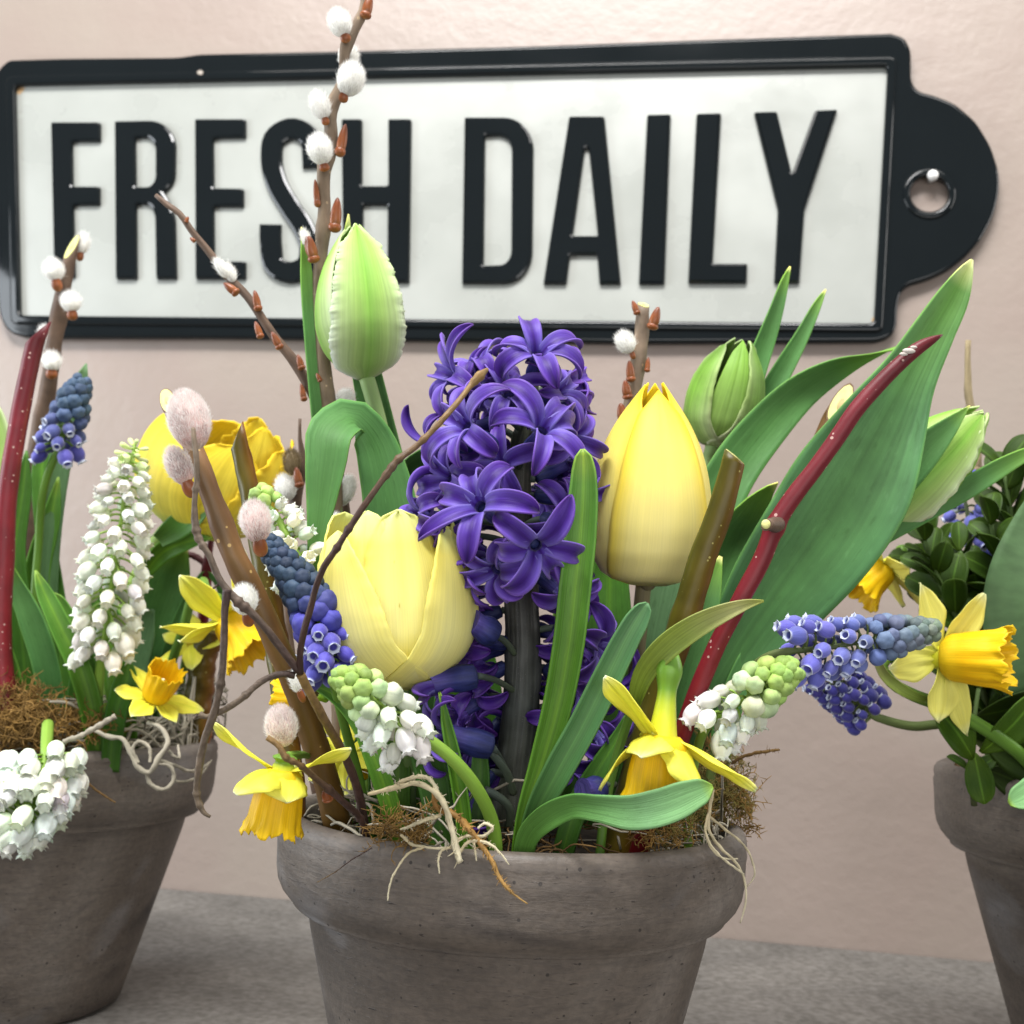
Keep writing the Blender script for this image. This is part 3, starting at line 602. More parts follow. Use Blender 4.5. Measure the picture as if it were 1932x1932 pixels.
def tulip(label, stem, bud0, bud1, width, petals, mats, cat='tulip', prof=None, stem_mat=None, group=None, thick=.0006, nv=34, nu=21):
    """bud0/bud1 picture points of the flower's foot and tip; petals: dicts"""
    t = thing('tulip', label, cat, base_of(stem), group)
    mk('stem', stem_geo(stem), stem_mat or STEM_T, t)
    B, A = VP(bud0), VP(bud1); H = np.linalg.norm(A-B); a = (A-B)/H
    view = nz(B); c = -view; c = nz(c-a*np.dot(c, a)); s = nz(np.cross(c, a))
    if np.dot(s, R_) < 0: s = -s
    R = px(width/2, bud0[2])
    prof = prof or [(0, .12), (.05, .45), (.14, .78), (.3, .97), (.42, 1.0), (.6, .92), (.78, .66), (.9, .38), (1, .15)]
    for pi, q in enumerate(petals):
        tt = np.linspace(q.get('t0', 0), 1, nv); v = np.linspace(-1, 1, nu)
        pr = ctl(tt*min(1, q.get('h', 1.)), q.get('prof', prof))
        W = math.radians(q.get('w', 52)); p_ = q.get('sharp', 2.4)
        ws = W*np.clip(1-tt**p_, 0, 1)**q.get('q', .62)
        ws = ws*(1-q.get('nar', .0)*np.exp(-((tt-0)/.2)**2))
        ws[-1] = max(ws[-1], .015)
        Tg, Vg = np.meshgrid(tt, v, indexing='ij')
        # angular width referred to the widest ring so that the petal keeps its real width where the flower narrows
        wr = ws*np.clip(1/np.maximum(pr, .35), 1, q.get('mx', 1.9))
        ph = math.radians(q['a'])+Vg*wr[:, None]+math.radians(q.get('tw', 0))*Tg
        r = R*pr[:, None]*(1+q.get('l', 0))
        r = r+R*(q.get('edge', .0)*np.abs(Vg)**2.5*np.sin(Tg*np.pi)**.5)
        r = r-R*q.get('groove', .03)*np.exp(-(Vg/.10)**2)*np.sin(Tg*np.pi)
        r = r+R*q.get('ridge', .0)*np.sin(Vg*9+pi)*np.clip(Tg*1.3-.2, 0, 1)
        rf = q.get('ruf', 0)
        L = q.get('h', 1.)
        zz = Tg*H*L
        if rf:
            rs = np.random.RandomState(pi*7+3); e = np.clip((np.abs(Vg)-.35)/.65, 0, 1)**1.3
            ph0 = rs.rand(4)*6
            e = np.clip((np.abs(Vg)-.62)/.38, 0, 1)**1.2; e2 = np.clip((np.abs(Vg)-.86)/.14, 0, 1); rj = rs.rand(nv, 1)*2-1; r = r+R*rf*e*(.8+.6*np.sin(Tg*33+ph0[0]+Vg*2)+.4*np.sin(Tg*71+ph0[1]))+R*rf*e2*rj*1.6*q.get('fr', 1); ph = ph+np.sign(Vg)*e2*(rs.rand(nv, 1)*2-.4)*rf*1.6*q.get('fr', 1)
            zz = zz+H*rf*.10*e*np.sin(Tg*55+ph0[2])
            r = r+R*rf*.10*np.sin(Vg*9+Tg*3+ph0[3])*np.sin(Tg*np.pi)
        r = r+R*q.get('out', 0)*np.clip(Tg-.6, 0, 1)**2
        P3 = B+a*zz[..., None]+r[..., None]*(c*np.cos(ph)[..., None]+s*np.sin(ph)[..., None])
        uv = np.stack([(Vg+1)/2, Tg], -1)
        mk('petal', (P3.reshape(-1, 3), gridfaces(nv, nu), uv.reshape(-1, 2)), q.get('m', mats), t, solid=thick, label=q.get('label'))
    mk('receptacle', ball(B+a*H*.012, R*.16), stem_mat or STEM_T, t)
    return t

def daffodil(label, ctr, axis, size, petals, stem, corona=1., tubelen=.62, roll0=0, pm=None, cm=None, open_=.5, spathe=None, group=None, mouth=.62, base_r=.36, ovary=True, pk=None, depth=1.):
    """ctr: picture point where tepals and trumpet meet; axis: where the trumpet points (x,y,z dir); size: trumpet length in px;
    petals: (azimuth deg, length factor, width factor, lean forwards deg, curve deg, twist deg)"""
    pm = pm or DAFP; cm = cm or DAFC
    t = thing('daffodil', label, 'daffodil', base_of(stem), group)
    C0 = VP(ctr); k = nz(np.asarray(axis)); L = px(size, ctr[2])
    up = -F_ if abs(np.dot(k, F_)) < .75 else U_
    e0 = nz(up-k*np.dot(up, k)); e1 = np.cross(k, e0)
    kt, t0_, t1_ = k, e0, e1
    if pk is not None:
        k = nz(np.asarray(pk)); up = -F_ if abs(np.dot(k, F_)) < .75 else U_; e0 = nz(up-k*np.dot(up, k)); e1 = np.cross(k, e0)
    e = lambda az: e0*math.cos(math.radians(az))+e1*math.sin(math.radians(az))
    for i, (az, ln, wd, lean, curve, tw) in enumerate(petals):
        n = 20; LL = L*ln; pts = [C0+e(az)*L*.16]; ang = math.radians(lean); d_ = []
        for j in range(n-1):
            b = ang+math.radians(curve)*(j/(n-1)); dd = e(az)*math.cos(b)+k*math.sin(b); d_.append(dd); pts.append(pts[-1]+dd*LL/(n-1))
        C = np.array(pts); T = tangents(C); S = nz(np.cross(np.broadcast_to(k, T.shape), T)); N = np.cross(T, S)
        if np.dot(N[0], k) < 0: N = -N
        tws = np.radians(tw)*np.linspace(0, 1, n)[:, None]**1.3; S2 = S*np.cos(tws)+N*np.sin(tws); N2 = N*np.cos(tws)-S*np.sin(tws)
        s = np.linspace(0, 1, n); W = L*wd*ctl(s, [(0, .42), (.15, .66), (.4, 1), (.6, .98), (.8, .68), (.93, .30), (1, .03)])
        u = np.linspace(-1, 1, 11)[None]; wave = L*.025*np.sin(s[:, None]*7+i*2+u*2)*np.abs(u)+L*.02*np.exp(-(u/.12)**2)
        W = W*(1+.05*np.sin(s*17+i*3)); mk('tepal', sheet(C, S2, N2, W, .5+.25*math.sin(i*2.3), 11, wave*1.5+L*.012*np.sin(u*9+s[:, None]*4+i)), pm, t, solid=.00022)
    # trumpet
    k, e0, e1 = kt, t0_, t1_
    nr, seg = 26, 72; s = np.linspace(0, 1, nr); th = np.linspace(0, 2*np.pi, seg, endpoint=False)
    pr = ctl(s, [(0, base_r*.70), (.08, base_r*.92), (.3, base_r*1.08), (.6, base_r*1.2), (.85, base_r+(mouth-base_r)*.70), (1, mouth)])*L*corona
    lob = .5+.5*np.abs(np.sin(th*3+1))**.6
    Sg, Tg = np.meshgrid(s, th, indexing='ij')
    rr = pr[:, None]*(1+.05*np.sin(Tg*12+.4)*Sg**1.5+.10*np.sin(Tg*6)*np.clip(Sg-.75, 0, 1)*3+.07*np.sin(Tg*19+2)*np.clip(Sg-.85, 0, 1)*5)
    hh = Sg*L*corona*(1+0*Sg)+L*corona*Sg**6*(.05*np.sin(Tg*6+1)+.035*np.sin(Tg*17+ctr[0])+.03*np.sin(Tg*29+1)+.03*(np.random.RandomState(int(ctr[0])).rand(1, seg)-.5))
    P3 = C0+k*hh[..., None]*depth+rr[..., None]*(np.cos(Tg)[..., None]*e0+np.sin(Tg)[..., None]*e1)
    uv = np.stack([np.abs(Tg/np.pi-1), Sg], -1)
    V = np.concatenate([P3.reshape(-1, 3), [C0+k*L*.03]]); F = gridfaces(nr, seg, True)+[[len(V)-1, (j+1) % seg, j] for j in range(seg)]
    mk('trumpet', (V, F, np.concatenate([uv.reshape(-1, 2), [[.5, 0]]])), cm, t, solid=.0003)
    # stamens inside
    g = Geo()
    for j in range(6):
        ee = e(j*60+20); c1 = np.array([C0+ee*L*.08, C0+ee*L*.10+k*L*.5]); g.add(*tube(c1, [L*.02, L*.035], 6))
    g.add(*tube(np.array([C0, C0+k*L*.7]), [L*.03, L*.04], 8))
    mk('stamens', g, DAFP, t)
    # tube and ovary behind, then the stem
    TL = L*tubelen
    pth = np.array([C0+k*L*.04, C0-k*TL*.45, C0-k*TL*.8, C0-k*TL*1.25, C0-k*TL*1.5]); cc = spline(np.c_[pth, [L*base_r*.62, L*.17, L*.145, L*.20, L*.12]], 26)
    mk('flower_tube', (lambda a: (a[0], a[1], np.stack([a[2][:, 0], 1-a[2][:, 1]], 1)))(tube(cc[:, :3], cc[:, 3], 16)), DAFO, t)
    endp = cc[-1, :3]
    Cs, Es, Ds = line(stem, 30)
    Cs = np.concatenate([Cs, spline(np.array([Cs[-1], Cs[-1]*.35+endp*.65+U_*0, endp+k*L*.02]), 8)[1:]]); rad = np.concatenate([px(Es[:, 0], Ds), np.full(7, L*.085)])
    mk('stem', tube(Cs, rad, 12, flat=.75), STEM_G, t)
    if spathe: mk('spathe', leaf_geo(spathe, n=28, nu=9, curl=1.0), SPATHE, t, solid=.0003)
    return t

# ---- grape hyacinth bells
def bell_mesh(name, prof, mats, seg=18, lobes=6, ridge=.03, lobe_t=None, fr=1.):
    prof = np.array(prof, float); th = np.linspace(0, 2*np.pi, seg, endpoint=False); n = len(prof)
    z = prof[:, 1]; rr = prof[:, 0][:, None]*(1+ridge*np.cos(th*lobes)[None]*np.sin(np.clip(z, 0, 1)*np.pi)[:, None])
    zz = np.repeat(z[:, None], seg, 1)
    if lobe_t is not None:
        e = np.clip((np.arange(n)-(lobe_t-1)), 0, 1)[:, None]*(np.arange(n) <= lobe_t)[:, None]
        zz = zz+e*.05*fr*np.cos(th*lobes)[None]; rr = rr*(1+e*.14*fr*np.cos(th*lobes)[None])
    V = np.stack([rr*np.cos(th), rr*np.sin(th), zz], -1).reshape(-1, 3)
    L_ = np.linspace(0, 1, n); 
    uvv = prof[:, 2] if prof.shape[1] > 2 else L_
    uv = np.stack([np.broadcast_to(np.abs(th/np.pi-1), rr.shape), np.broadcast_to(np.asarray(uvv)[:, None], rr.shape)], -1).reshape(-1, 2)
    F = gridfaces(n, seg, True); F.append(list(range(seg))[::-1]); F.append([(n-1)*seg+k for k in range(seg)])
    return mesh_of(name, V, F, uv, mats)
PB = [(.05, 0, 0), (.20, .015, .05), (.33, .12, .15), (.40, .30, .35), (.41, .48, .5), (.375, .66, .65), (.285, .80, .78), (.205, .885, .86), (.215, .93, .92), (.262, .985, 1), (.245, 1.0, 1), (.17, .90, .9), (.15, .70, .7), (.05, .6, .6)]
BELL_BLUE = bell_mesh('bell', PB, BLUEB, lobe_t=9)
BELL_WHITE = bell_mesh('bell', [(.05, 0, 0), (.17, .015, .05), (.28, .12, .15), (.36, .30, .35), (.385, .48, .5), (.36, .66, .65), (.30, .80, .78), (.235, .885, .86), (.245, .93, .92), (.30, .985, 1), (.285, 1.0, 1), (.19, .90, .9), (.15, .70, .7), (.05, .6, .6)], WHITEB, seg=36, lobe_t=9, fr=1.9, ridge=.06)
BUD_MESH = bell_mesh('bud', [(.06, 0, 0), (.28, .03, .1), (.43, .2, .3), (.50, .42, .5), (.48, .62, .7), (.36, .82, .85), (.18, .93, .95), (.05, .90, 1)], BUDB, ridge=.075, seg=24)
SPIKE_MESH = bell_mesh('sterile_floret', [(.05, 0, 0), (.10, .1, .1), (.16, .4, .4), (.20, .75, .7), (.16, .95, .9), (.05, 1.0, 1)], WHITEB, seg=12, ridge=.02)

def muscari(label, axis, n, size, rad, colf, stem, opent=.5, bell=None, droop=.5, up=.6, stem_mat=None, group=None, aspect=None, seed=1, axr=6., sterile=False, cat='grape hyacinth', jit=.25, side=None, gr=None, dens=1., rev=0.):
    """axis rows (x,y,d) from the lowest bell to the tip; size(t), rad(t) in px; colf(t)->rgb; bells open for t<opent"""
    t = thing('grape_hyacinth', label, cat, base_of(stem), group)
    q = np.random.RandomState(seed)
    C, E, D = line(axis, 60); T, N, B = frames(C)
    full = np.concatenate([line(stem, 40)[0][:-1], C]); 
    rr = np.concatenate([px(line(stem, 40)[1][:-1, 0], line(stem, 40)[2][:-1]), px(np.linspace(axr, axr*.4, 60), D)])
    mk('stem', tube(full, rr, 12), stem_mat or STEM_G, t)
    g = Geo(); grav = -ZUP if gr is None else nz(gr)
    # cumulative placement: spacing follows bell size
    ts = []; tt = 0.
    w = np.array([1/max(size(x), 1)**dens for x in np.linspace(0, 1, 200)]); cw = np.cumsum(w); cw /= cw[-1]
    for i in range(n): ts.append(float(np.interp((i+.5)/n, cw, np.linspace(0, 1, 200))))
    for i, tv in enumerate(ts):
        f = tv*59; j = int(min(58, f)); fr = f-j
        c = C[j]*(1-fr)+C[j+1]*fr; d = D[j]; ang = i*2.39996+q.randn()*.15
        ra = N[j]*math.cos(ang)+B[j]*math.sin(ang)
        dr = droop*(1-tv)**1.0; u_ = up*max(0, (tv-opent)/(1-opent+1e-6))
        s = px(size(tv), d)*(1+q.randn()*.10); R = px(rad(tv), d)
        dirn = nz(ra*(1-.3*dr)+T[j]*(u_*1.0-rev*(tv < opent)*(1-.5*tv))+grav*dr*1.3+q.randn(3)*jit*.5*(1-tv*.6))
        op = tv < opent
        asp = (1.0 if aspect is None else aspect)
        foot = c+ra*max(R-s*.55, R*.3)+T[j]*0
        if op:
            foot = c+nz(ra+grav*dr*.55)*max(R-s*.45, R*.35)
        me = (bell or BELL_BLUE) if op else BUD_MESH
        col = np.array(colf(tv))*(1+q.randn()*.13)*(1+q.randn(3)*.04); col = np.clip(col, 0, 1)
        if sterile and tv > .93: me = SPIKE_MESH
        put('bell' if op else 'bud', me, mat4(foot, dirn, s, q.rand()*6.28, 1.0 if op else 1.08), t, tuple(col))
        p0 = c+T[j]*(-.1*s); mid = (p0+foot)/2+T[j]*s*.12
        if R > s*.6: g.add(*tube(spline(np.array([p0, mid, foot+dirn*s*.06]), 6), px(2.2, d), 5))
    if g.n: mk('pedicels', g, stem_mat or STEM_G, t, kind='stuff')
    return t

# ---- catkins, buds, branches
def catkin_geo(c, d, ln, wd, hair, dens, seed, lean=.55, base=True):
    q = np.random.RandomState(seed); z = nz(d); x = nz(np.cross(z, F_)) if abs(np.dot(z, F_)) < .95 else R_; y = np.cross(z, x)
    n = int(dens); u = q.rand(n); ph = q.rand(n)*6.2832
    zc = u**.9*2-1; r = np.sqrt(np.maximum(1-zc**2, 0))
    loc = np.stack([r*np.cos(ph)*wd/2, r*np.sin(ph)*wd/2, zc*ln/2], 1)
    nr = nz(np.stack([r*np.cos(ph)/wd, r*np.sin(ph)/wd, zc/ln], 1)); M3 = np.stack([x, y, z], 0)
    P = c+loc@M3; Nn = nr@M3
    dr = nz(Nn*(1-lean)+z*lean+q.randn(n, 3)*.22); side = nz(np.cross(dr, q.randn(n, 3)))
    h = hair*(.6+.8*q.rand(n))[:, None]; wv = hair*.035
    V = np.stack([P-side*wv, P+side*wv, P+dr*h], 1).reshape(-1, 3)
    uv = np.zeros((n*3, 2)); uv[:, 1] = np.tile([0, 0, 1], n); uv[:, 0] = np.repeat(q.rand(n), 3)
    return V, [[3*i, 3*i+1, 3*i+2] for i in range(n)], uv
def egg(c, d, ln, wd, n=14, m=18, tip=0., flat=1.):
    z = nz(d); x = nz(np.cross(z, F_)) if abs(np.dot(z, F_)) < .95 else R_; y = np.cross(z, x)
    th = np.linspace(.03, np.pi-.03, n); ph = np.linspace(0, 2*np.pi, m, endpoint=False)
    zz = -np.cos(th)*.5; r = np.sin(th)*.5*(1-tip*(zz+.5)); 
    V = np.stack([r[:, None]*np.cos(ph)*wd, r[:, None]*np.sin(ph)*wd*flat, (zz*ln)[:, None]*np.ones(m)], -1).reshape(-1, 3)
    F = gridfaces(n, m, True)+[list(range(m))[::-1], [(n-1)*m+k for k in range(m)]]
    uv = np.stack([np.tile(ph/6.2832, n), np.repeat(np.linspace(0, 1, n), m)], 1)
    return V@np.stack([x, y, z], 0)+c, F, uv
_cs = [0]
def catkin(par, p, dirn, ln, wd, kind='w', scale=None):
    """p picture centre, ln/wd px; kind w white, p pink-grey, b brown"""
    _cs[0] += 1; c = VP(p); d = SD(*dirn); L = px(ln, p[2]); W = px(wd, p[2])
    core = {'w': COREW, 'p': COREP, 'b': FURB}[kind]; fur = {'w': FURW, 'p': FURP, 'b': FURB}[kind]
    k = mk('catkin', egg(c, d, L*.92, W*.88, tip=.25), core, par)
    A = ln*wd
    if kind == 'p':
        mk('fur', catkin_geo(c, d, L*.92, W*.88, px(8, p[2]), A*.60, _cs[0], lean=.80), FURP, k, kind='stuff')
        mk('fur', catkin_geo(c, d, L*.80, W*.90, px(9.5, p[2]), A*.42, _cs[0]+50, lean=.68), FURT, k, kind='stuff')
    else:
        mk('fur', catkin_geo(c, d, L*.92, W*.88, px(10, p[2]), A*.85, _cs[0], lean=.74), fur, k, kind='stuff')
    if scale:
        sc = c-d*L*.42+SD(*scale[0])*W*.12
        mk('bud_scale', egg(sc, nz(d+SD(*scale[0])*.2), px(scale[1], p[2]), px(scale[2], p[2]), tip=.5, flat=.8), BUDM, par)
    return k
def bud(par, p, dirn, ln, wd, m=None):
    g = Geo(); c = VP(p); d = SD(*dirn); L = px(ln, p[2]); W = px(wd, p[2])
    g.add(*egg(c, d, L, W*.92, tip=.42)); g.add(*egg(c-d*L*.36, d, L*.34, W*.9, tip=.1))
    return mk('bud', g, m or BUDM, par)
def branch(label, P, m, name='willow_branch', cat='willow branch', seg=16, n=70, bump=.05, endn=None, cut=None, seed=0, group=None, nodes=()):
    t = thing(name, label, cat, base_of(P), group)
    C, E, D = line(P, n); r = px(E[:, 0], D)
    for tn, amt, wd in nodes: r = r*(1+amt*np.exp(-((np.linspace(0, 1, n)-tn)/wd)**2))
    V, F, uv = tube(C, r, seg, bump=bump, seed=seed, endn=endn)
    mk('stalk', (V, F, uv), m, t)
    if cut:
        e = nz(endn); ring = V[-seg:]; c = ring.mean(0); 
        for nm, k, off, mm in (('cut_face', .90, .00025, cut), ('pith', .28, .0004, PITH)):
            rg = c+(ring-c)*k+e*off
            uvf = np.concatenate([[[.5, .5]], np.stack([.5+.5*np.cos(np.linspace(0, 6.28, seg)), .5+.5*np.sin(np.linspace(0, 6.28, seg))], 1)])
            back = rg-e*.0006
            VV = np.concatenate([[c+e*off], rg, back])
            FF = [[0, 1+j, 1+(j+1) % seg] for j in range(seg)]+[[1+j, 1+seg+j, 1+seg+(j+1) % seg, 1+(j+1) % seg] for j in range(seg)]
            mk(nm, (VV, FF, np.concatenate([uvf, uvf[1:]])), mm, t, smooth=False)
    return t

# ================================================================== MIDDLE POT
# --- tall parrot tulip
t = tulip('fringed pale green parrot tulip standing tallest in front of the letter H', [G(780, .375)+(13,), (760, 1150, .378, 13), (745, 930, .38, 14), (722, 820, .38, 14), (697, 730, .38, 15), (688, 700, .38, 15)],
    (688, 715, .38), (668, 425, .38), 162,
    [dict(a=180, w=60, l=-.08), dict(a=120, w=55, l=-.05), dict(a=-125, w=55, l=-.05), dict(a=74, w=56, ruf=.012, l=.0, sharp=2.2), dict(a=-78, w=52, l=.03, sharp=1.8, h=.97, edge=.03), dict(a=12, w=50, ruf=.030, l=.10, h=1.0, sharp=2.0, ridge=.015, edge=.04, fr=.55)],
    PARROT, nv=110, prof=[(0, .12), (.05, .42), (.14, .74), (.3, .98), (.42, 1.0), (.6, .90), (.78, .66), (.9, .40), (1, .12)])
leaf('leaf', [G(700, .385)+(30, 0), (640, 1100, .388, 45, 5), (606, 800, .39, 38, 10), (590, 640, .39, 34, 10), (578, 520, .39, 24, 10), (571, 440, .39, 6, 10), (569, 428, .39, 1, 0)], G_TULIP, t, curl=.6)
leaf('leaf', [G(790, .375)+(60, 0), (775, 1100, .385, 90, 0), (745, 950, .392, 78, 0), (712, 800, .396, 66, 0), (680, 640, .397, 50, 0), (662, 520, .396, 34, 10), (656, 430, .395, 12, 20), (658, 404, .395, 2, 20)], G_TULIP, t, curl=.5)
# the leaf that folds over like a shepherd's crook
leaf('leaf', [G(760, .355)+(60, 0), (755, 1150, .358, 95, 0), (742, 1010, .36, 110, 5), (724, 900, .362, 96, 10), (698, 826, .362, 84, 22), (660, 790, .356, 88, 40), (628, 812, .348, 92, 22), (616, 870, .344, 80, 8), (606, 950, .342, 56, 4), (597, 1020, .341, 34, 2), (590, 1100, .341, 20, 0), (586, 1170, .341, 5, 0)], G_TULIP, t, curl=.45, n=64)
leaf('leaf', [G(800, .39)+(40, 0), (740, 1120, .40, 55, 0), (745, 960, .402, 48, 25), (775, 880, .402, 52, 40), (820, 862, .398, 66, 45), (856, 920, .395, 78, 30), (870, 1010, .393, 70, 10), (880, 1120, .392, 30, 0)], G_TULIP, t, curl=.4, n=56)

# --- tall pussy willow branch
b = branch('tallest pussy willow branch with white catkins rising across the letters S and H', [G(648, .385)+(16,), (640, 1300, .388, 15.5), (634, 1000, .39, 15), (629, 858, .39, 14.5), (621, 762, .39, 14), (612, 700, .39, 13.5), (606, 600, .39, 12.5), (603, 520, .39, 12.5), (607, 475, .39, 12), (612, 400, .39, 12), (612, 320, .39, 12), (624, 260, .39, 12.5), (624, 215, .39, 11.5), (646, 150, .39, 9.5), (652, 90, .39, 9.5), (668, 55, .39, 10), (684, 25, .39, 9), (690, -20, .39, 8)], BARKW, n=110, nodes=[(.93, .25, .012), (.79, .3, .015), (.70, .3, .015), (.86, .25, .015)], seed=3)
for p, dr, l_, w_, sc in [((642, 46, .384), (-.35, -1, -.2), 52, 46, ((.4, .6, -.6), 22, 26)), ((657, 110, .396), (.3, -1, .2), 44, 40, None), ((661, 152, .383), (.35, -1, -.2), 64, 54, ((-.6, .6, -.4), 24, 24)), ((605, 201, .385), (-.3, -1, -.2), 54, 38, ((.3, .6, -.4), 20, 20)),
                        ((604, 284, .382), (-.2, -1, -.3), 58, 50, ((.3, .8, -.2), 20, 26)), ((578, 452, .386), (-.35, -1, 0), 34, 18, ((.3, .1, -.5), 42, 24)), ((649, 762, .394), (.3, -1, .1), 52, 40, None), ((651, 928, .394), (.35, -1, .1), 60, 36, None), ((633, 995, .378), (.1, -1, -.3), 48, 46, None), ((607, 557, .383), (.3, -1, 0), 30, 12, None)]:
    catkin(b, p, dr, l_, w_, 'w', sc)
for p, dr, l_, w_ in [((694, 12, .388), (.25, -1, 0), 46, 26), ((646, 264, .388), (.2, -1, 0), 62, 25), ((597, 364, .388), (-.1, -1, 0), 52, 16), ((634, 405, .386), (.12, -1, -.1), 64, 29), ((588, 470, .384), (-.2, -1, -.2), 50, 28), ((608, 590, .380), (0, -1, -.2), 36, 12), ((601, 712, .386), (-.5, -1, 0), 18, 12)]:
    bud(b, p, dr, l_, w_)
# --- thin willow twig leaning left
b = branch('thin willow twig with brown buds leaning left from the middle pot towards the letter R', [G(690, .385)+(11,), (668, 1100, .40, 11), (620, 830, .405, 10.5), (573, 710, .405, 10), (549, 674, .405, 9.5), (522, 641, .405, 9), (492, 596, .405, 8.5), (462, 554, .405, 8), (429, 521, .405, 7.5), (396, 478, .405, 7), (362, 436, .405, 6.5), (335, 400, .405, 6), (315, 386, .405, 5.5), (294, 368, .405, 4)], BARKD, n=90, seed=5)
catkin(b, (419, 508, .400), (-.6, -1, -.2), 40, 20, 'w'); catkin(b, (434, 516, .404), (-.45, -1, 0), 40, 22, 'w')
for p, dr, l_, w_ in [((435, 544, .400), (-.9, -.7, 0), 34, 22), ((484, 567, .403), (-.2, -1, 0), 40, 20), ((487, 622, .402), (-.35, -1, 0), 34, 18), ((521, 642, .398), (-.5, -1, -.2), 36, 20), ((566, 683, .402), (-.3, -1, 0), 30, 18), ((571, 740, .403), (-.2, -1, 0), 34, 16), ((353, 414, .404), (.4, -1, 0), 12, 10), ((363, 452, .403), (-.8, -.6, 0), 12, 10)]:
    bud(b, p, dr, l_, w_)
# small dark willow behind the left of the crook leaf
b = branch('short dark willow sprig with brown furry catkins behind the folded tulip leaf', [G(600, .405)+(8,), (545, 1050, .42, 9), (560, 930, .425, 12), (572, 870, .425, 8), (566, 830, .425, 4), (566, 790, .425, 3)], BARKD, n=40, seed=6)
catkin(b, (551, 874, .42), (-.1, -1, 0), 50, 34, 'b'); catkin(b, (540, 922, .42), (-.3, -1, 0), 50, 40, 'w'); bud(b, (562, 900, .418), (-.2, -1, 0), 40, 22)

# --- back willow at the right
b = branch('cut willow stub with one white catkin standing behind the closed yellow tulip', [G(1150, .40)+(15,), (1165, 1100, .405, 15), (1180, 850, .41, 15), (1192, 760, .41, 15), (1203, 700, .41, 14), (1210, 640, .41, 13.5), (1214, 576, .41, 12.5)], BARKW, n=50, bump=.09, endn=SD(.25, -1, -.5), cut=CUT, seed=8)
catkin(b, (1181, 648, .405), (-.5, -1, -.1), 44, 38, 'w', ((.5, .4, 0), 22, 14))
for p, dr, l_, w_ in [((1198, 580, .408), (-.35, -1, 0), 28, 16), ((1236, 600, .406), (.3, -1, -.1), 44, 26), ((1189, 700, .405), (-.1, -1, -.1), 40, 22), ((1222, 688, .408), (.1, -1, 0), 28, 14), ((1182, 735, .405), (-.2, -1, -.2), 36, 24), ((1174, 780, .405), (-.2, -1, -.2), 40, 28)]:
    bud(b, p, dr, l_, w_)

# --- thick front willow with the big pink-grey catkins
b = branch('thickest willow branch at the left of the middle pot with big pink grey catkins', [G(648, .318)+(27,), (630, 1530, .315, 26), (610, 1453, .312, 25), (588, 1383, .31, 25), (560, 1299, .308, 24), (521, 1215, .305, 23.5), (496, 1158, .303, 23), (470, 1103, .302, 22.5), (443, 1050, .30, 22), (423, 1000, .30, 21.5), (398, 935, .30, 20), (378, 880, .30, 19), (358, 830, .302, 17), (332, 790, .304, 15), (316, 756, .306, 15)], BARKB, n=90, bump=.02, endn=SD(-.15, -.45, -1), cut=CUT, seed=9, nodes=[(.93, .12, .03), (.72, .10, .03), (.60, .1, .03)])
catkin(b, (357, 794, .288), (-.22, -1, -.1), 124, 84, 'p'); catkin(b, (338, 880, .292), (-.45, -1, -.1), 84, 50, 'p', ((.4, .7, -.5), 50, 34))
catkin(b, (483, 985, .286), (-.12, -1, -.2), 88, 62, 'p', ((.3, .8, -.6), 52, 36)); catkin(b, (462, 1134, .285), (-.1, -1, -.3), 62, 50, 'w', ((.4, .8, -.5), 44, 30))
catkin(b, (531, 1371, .29), (-.12, -1, -.2), 86, 64, 'p'); catkin(b, (558, 1290, .288), (-.4, -1, -.2), 44, 20, 'w', ((.6, .8, -.3), 40, 18)); catkin(b, (588, 1292, .318), (.2, -1, .2), 72, 40, 'b')
bud(b, (616, 1500, .288), (-.2, -1, -.6), 26, 26)

# --- vine twigs
t = thing('vine_twig', 'forked dark vine twig crossing in front of the pale open tulip, its left fork drooping', 'twig', V3(*G(692, .305)))
def vt(name, P, m, par, n=60, seed=1, kn=()):
    C, E, D = line(P, n); r = px(E[:, 0], D)
    for k in kn: r = r*(1+.45*np.exp(-((np.linspace(0, 1, n)-k)/.008)**2))
    return mk(name, tube(C, r, 10, bump=.05, seed=seed), m, par)
vt('stalk', [G(692, .305)+(8.5,), (680, 1509, .298, 8.5), (650, 1425, .288, 8.5), (610, 1355, .28, 8.5), (567, 1272, .272, 8.5)], VINE, t, seed=2)
vt('branchlet', [(566, 1270, .272, 7), (567, 1230, .27, 6.6), (585, 1150, .268, 6.4), (610, 1072, .266, 6.2), (636, 1033, .265, 6), (668, 983, .265, 6), (704, 930, .265, 6), (725, 901, .266, 6), (750, 868, .268, 6), (780, 846, .27, 5.8), (850, 775, .275, 5.6), (895, 720, .28, 6), (908, 706, .281, 7), (920, 696, .282, 3)], VINE, t, n=120, kn=(.36, .42, .60, .625, .655, .74, .95, .97))
vt('branchlet', [(563, 1266, .272, 8), (530, 1222, .27, 7.5), (482, 1164, .268, 7.5), (440, 1126, .267, 8), (414, 1092, .267, 6.5), (396, 1051, .267, 6.5), (372, 1009, .268, 6.5), (368, 985, .268, 7), (367, 950, .268, 5.5), (372, 900, .268, 5.5), (370, 860, .268, 5.5), (366, 830, .269, 5), (364, 808, .27, 4)], VINE2, t, n=110, kn=(.30, .33, .57, .60, .63, .78))
vt('branchlet', [(429, 1112, .266, 8.5), (424, 1150, .266, 7), (423, 1200, .266, 7), (418, 1275, .266, 7), (405, 1339, .267, 7.5), (384, 1405, .268, 7.5), (374, 1460, .269, 7), (371, 1500, .27, 6), (376, 1518, .27, 5.5), (388, 1536, .27, 4), (397, 1541, .27, 3)], VINE2, t, n=90, kn=(.4, .88, .93), seed=4)
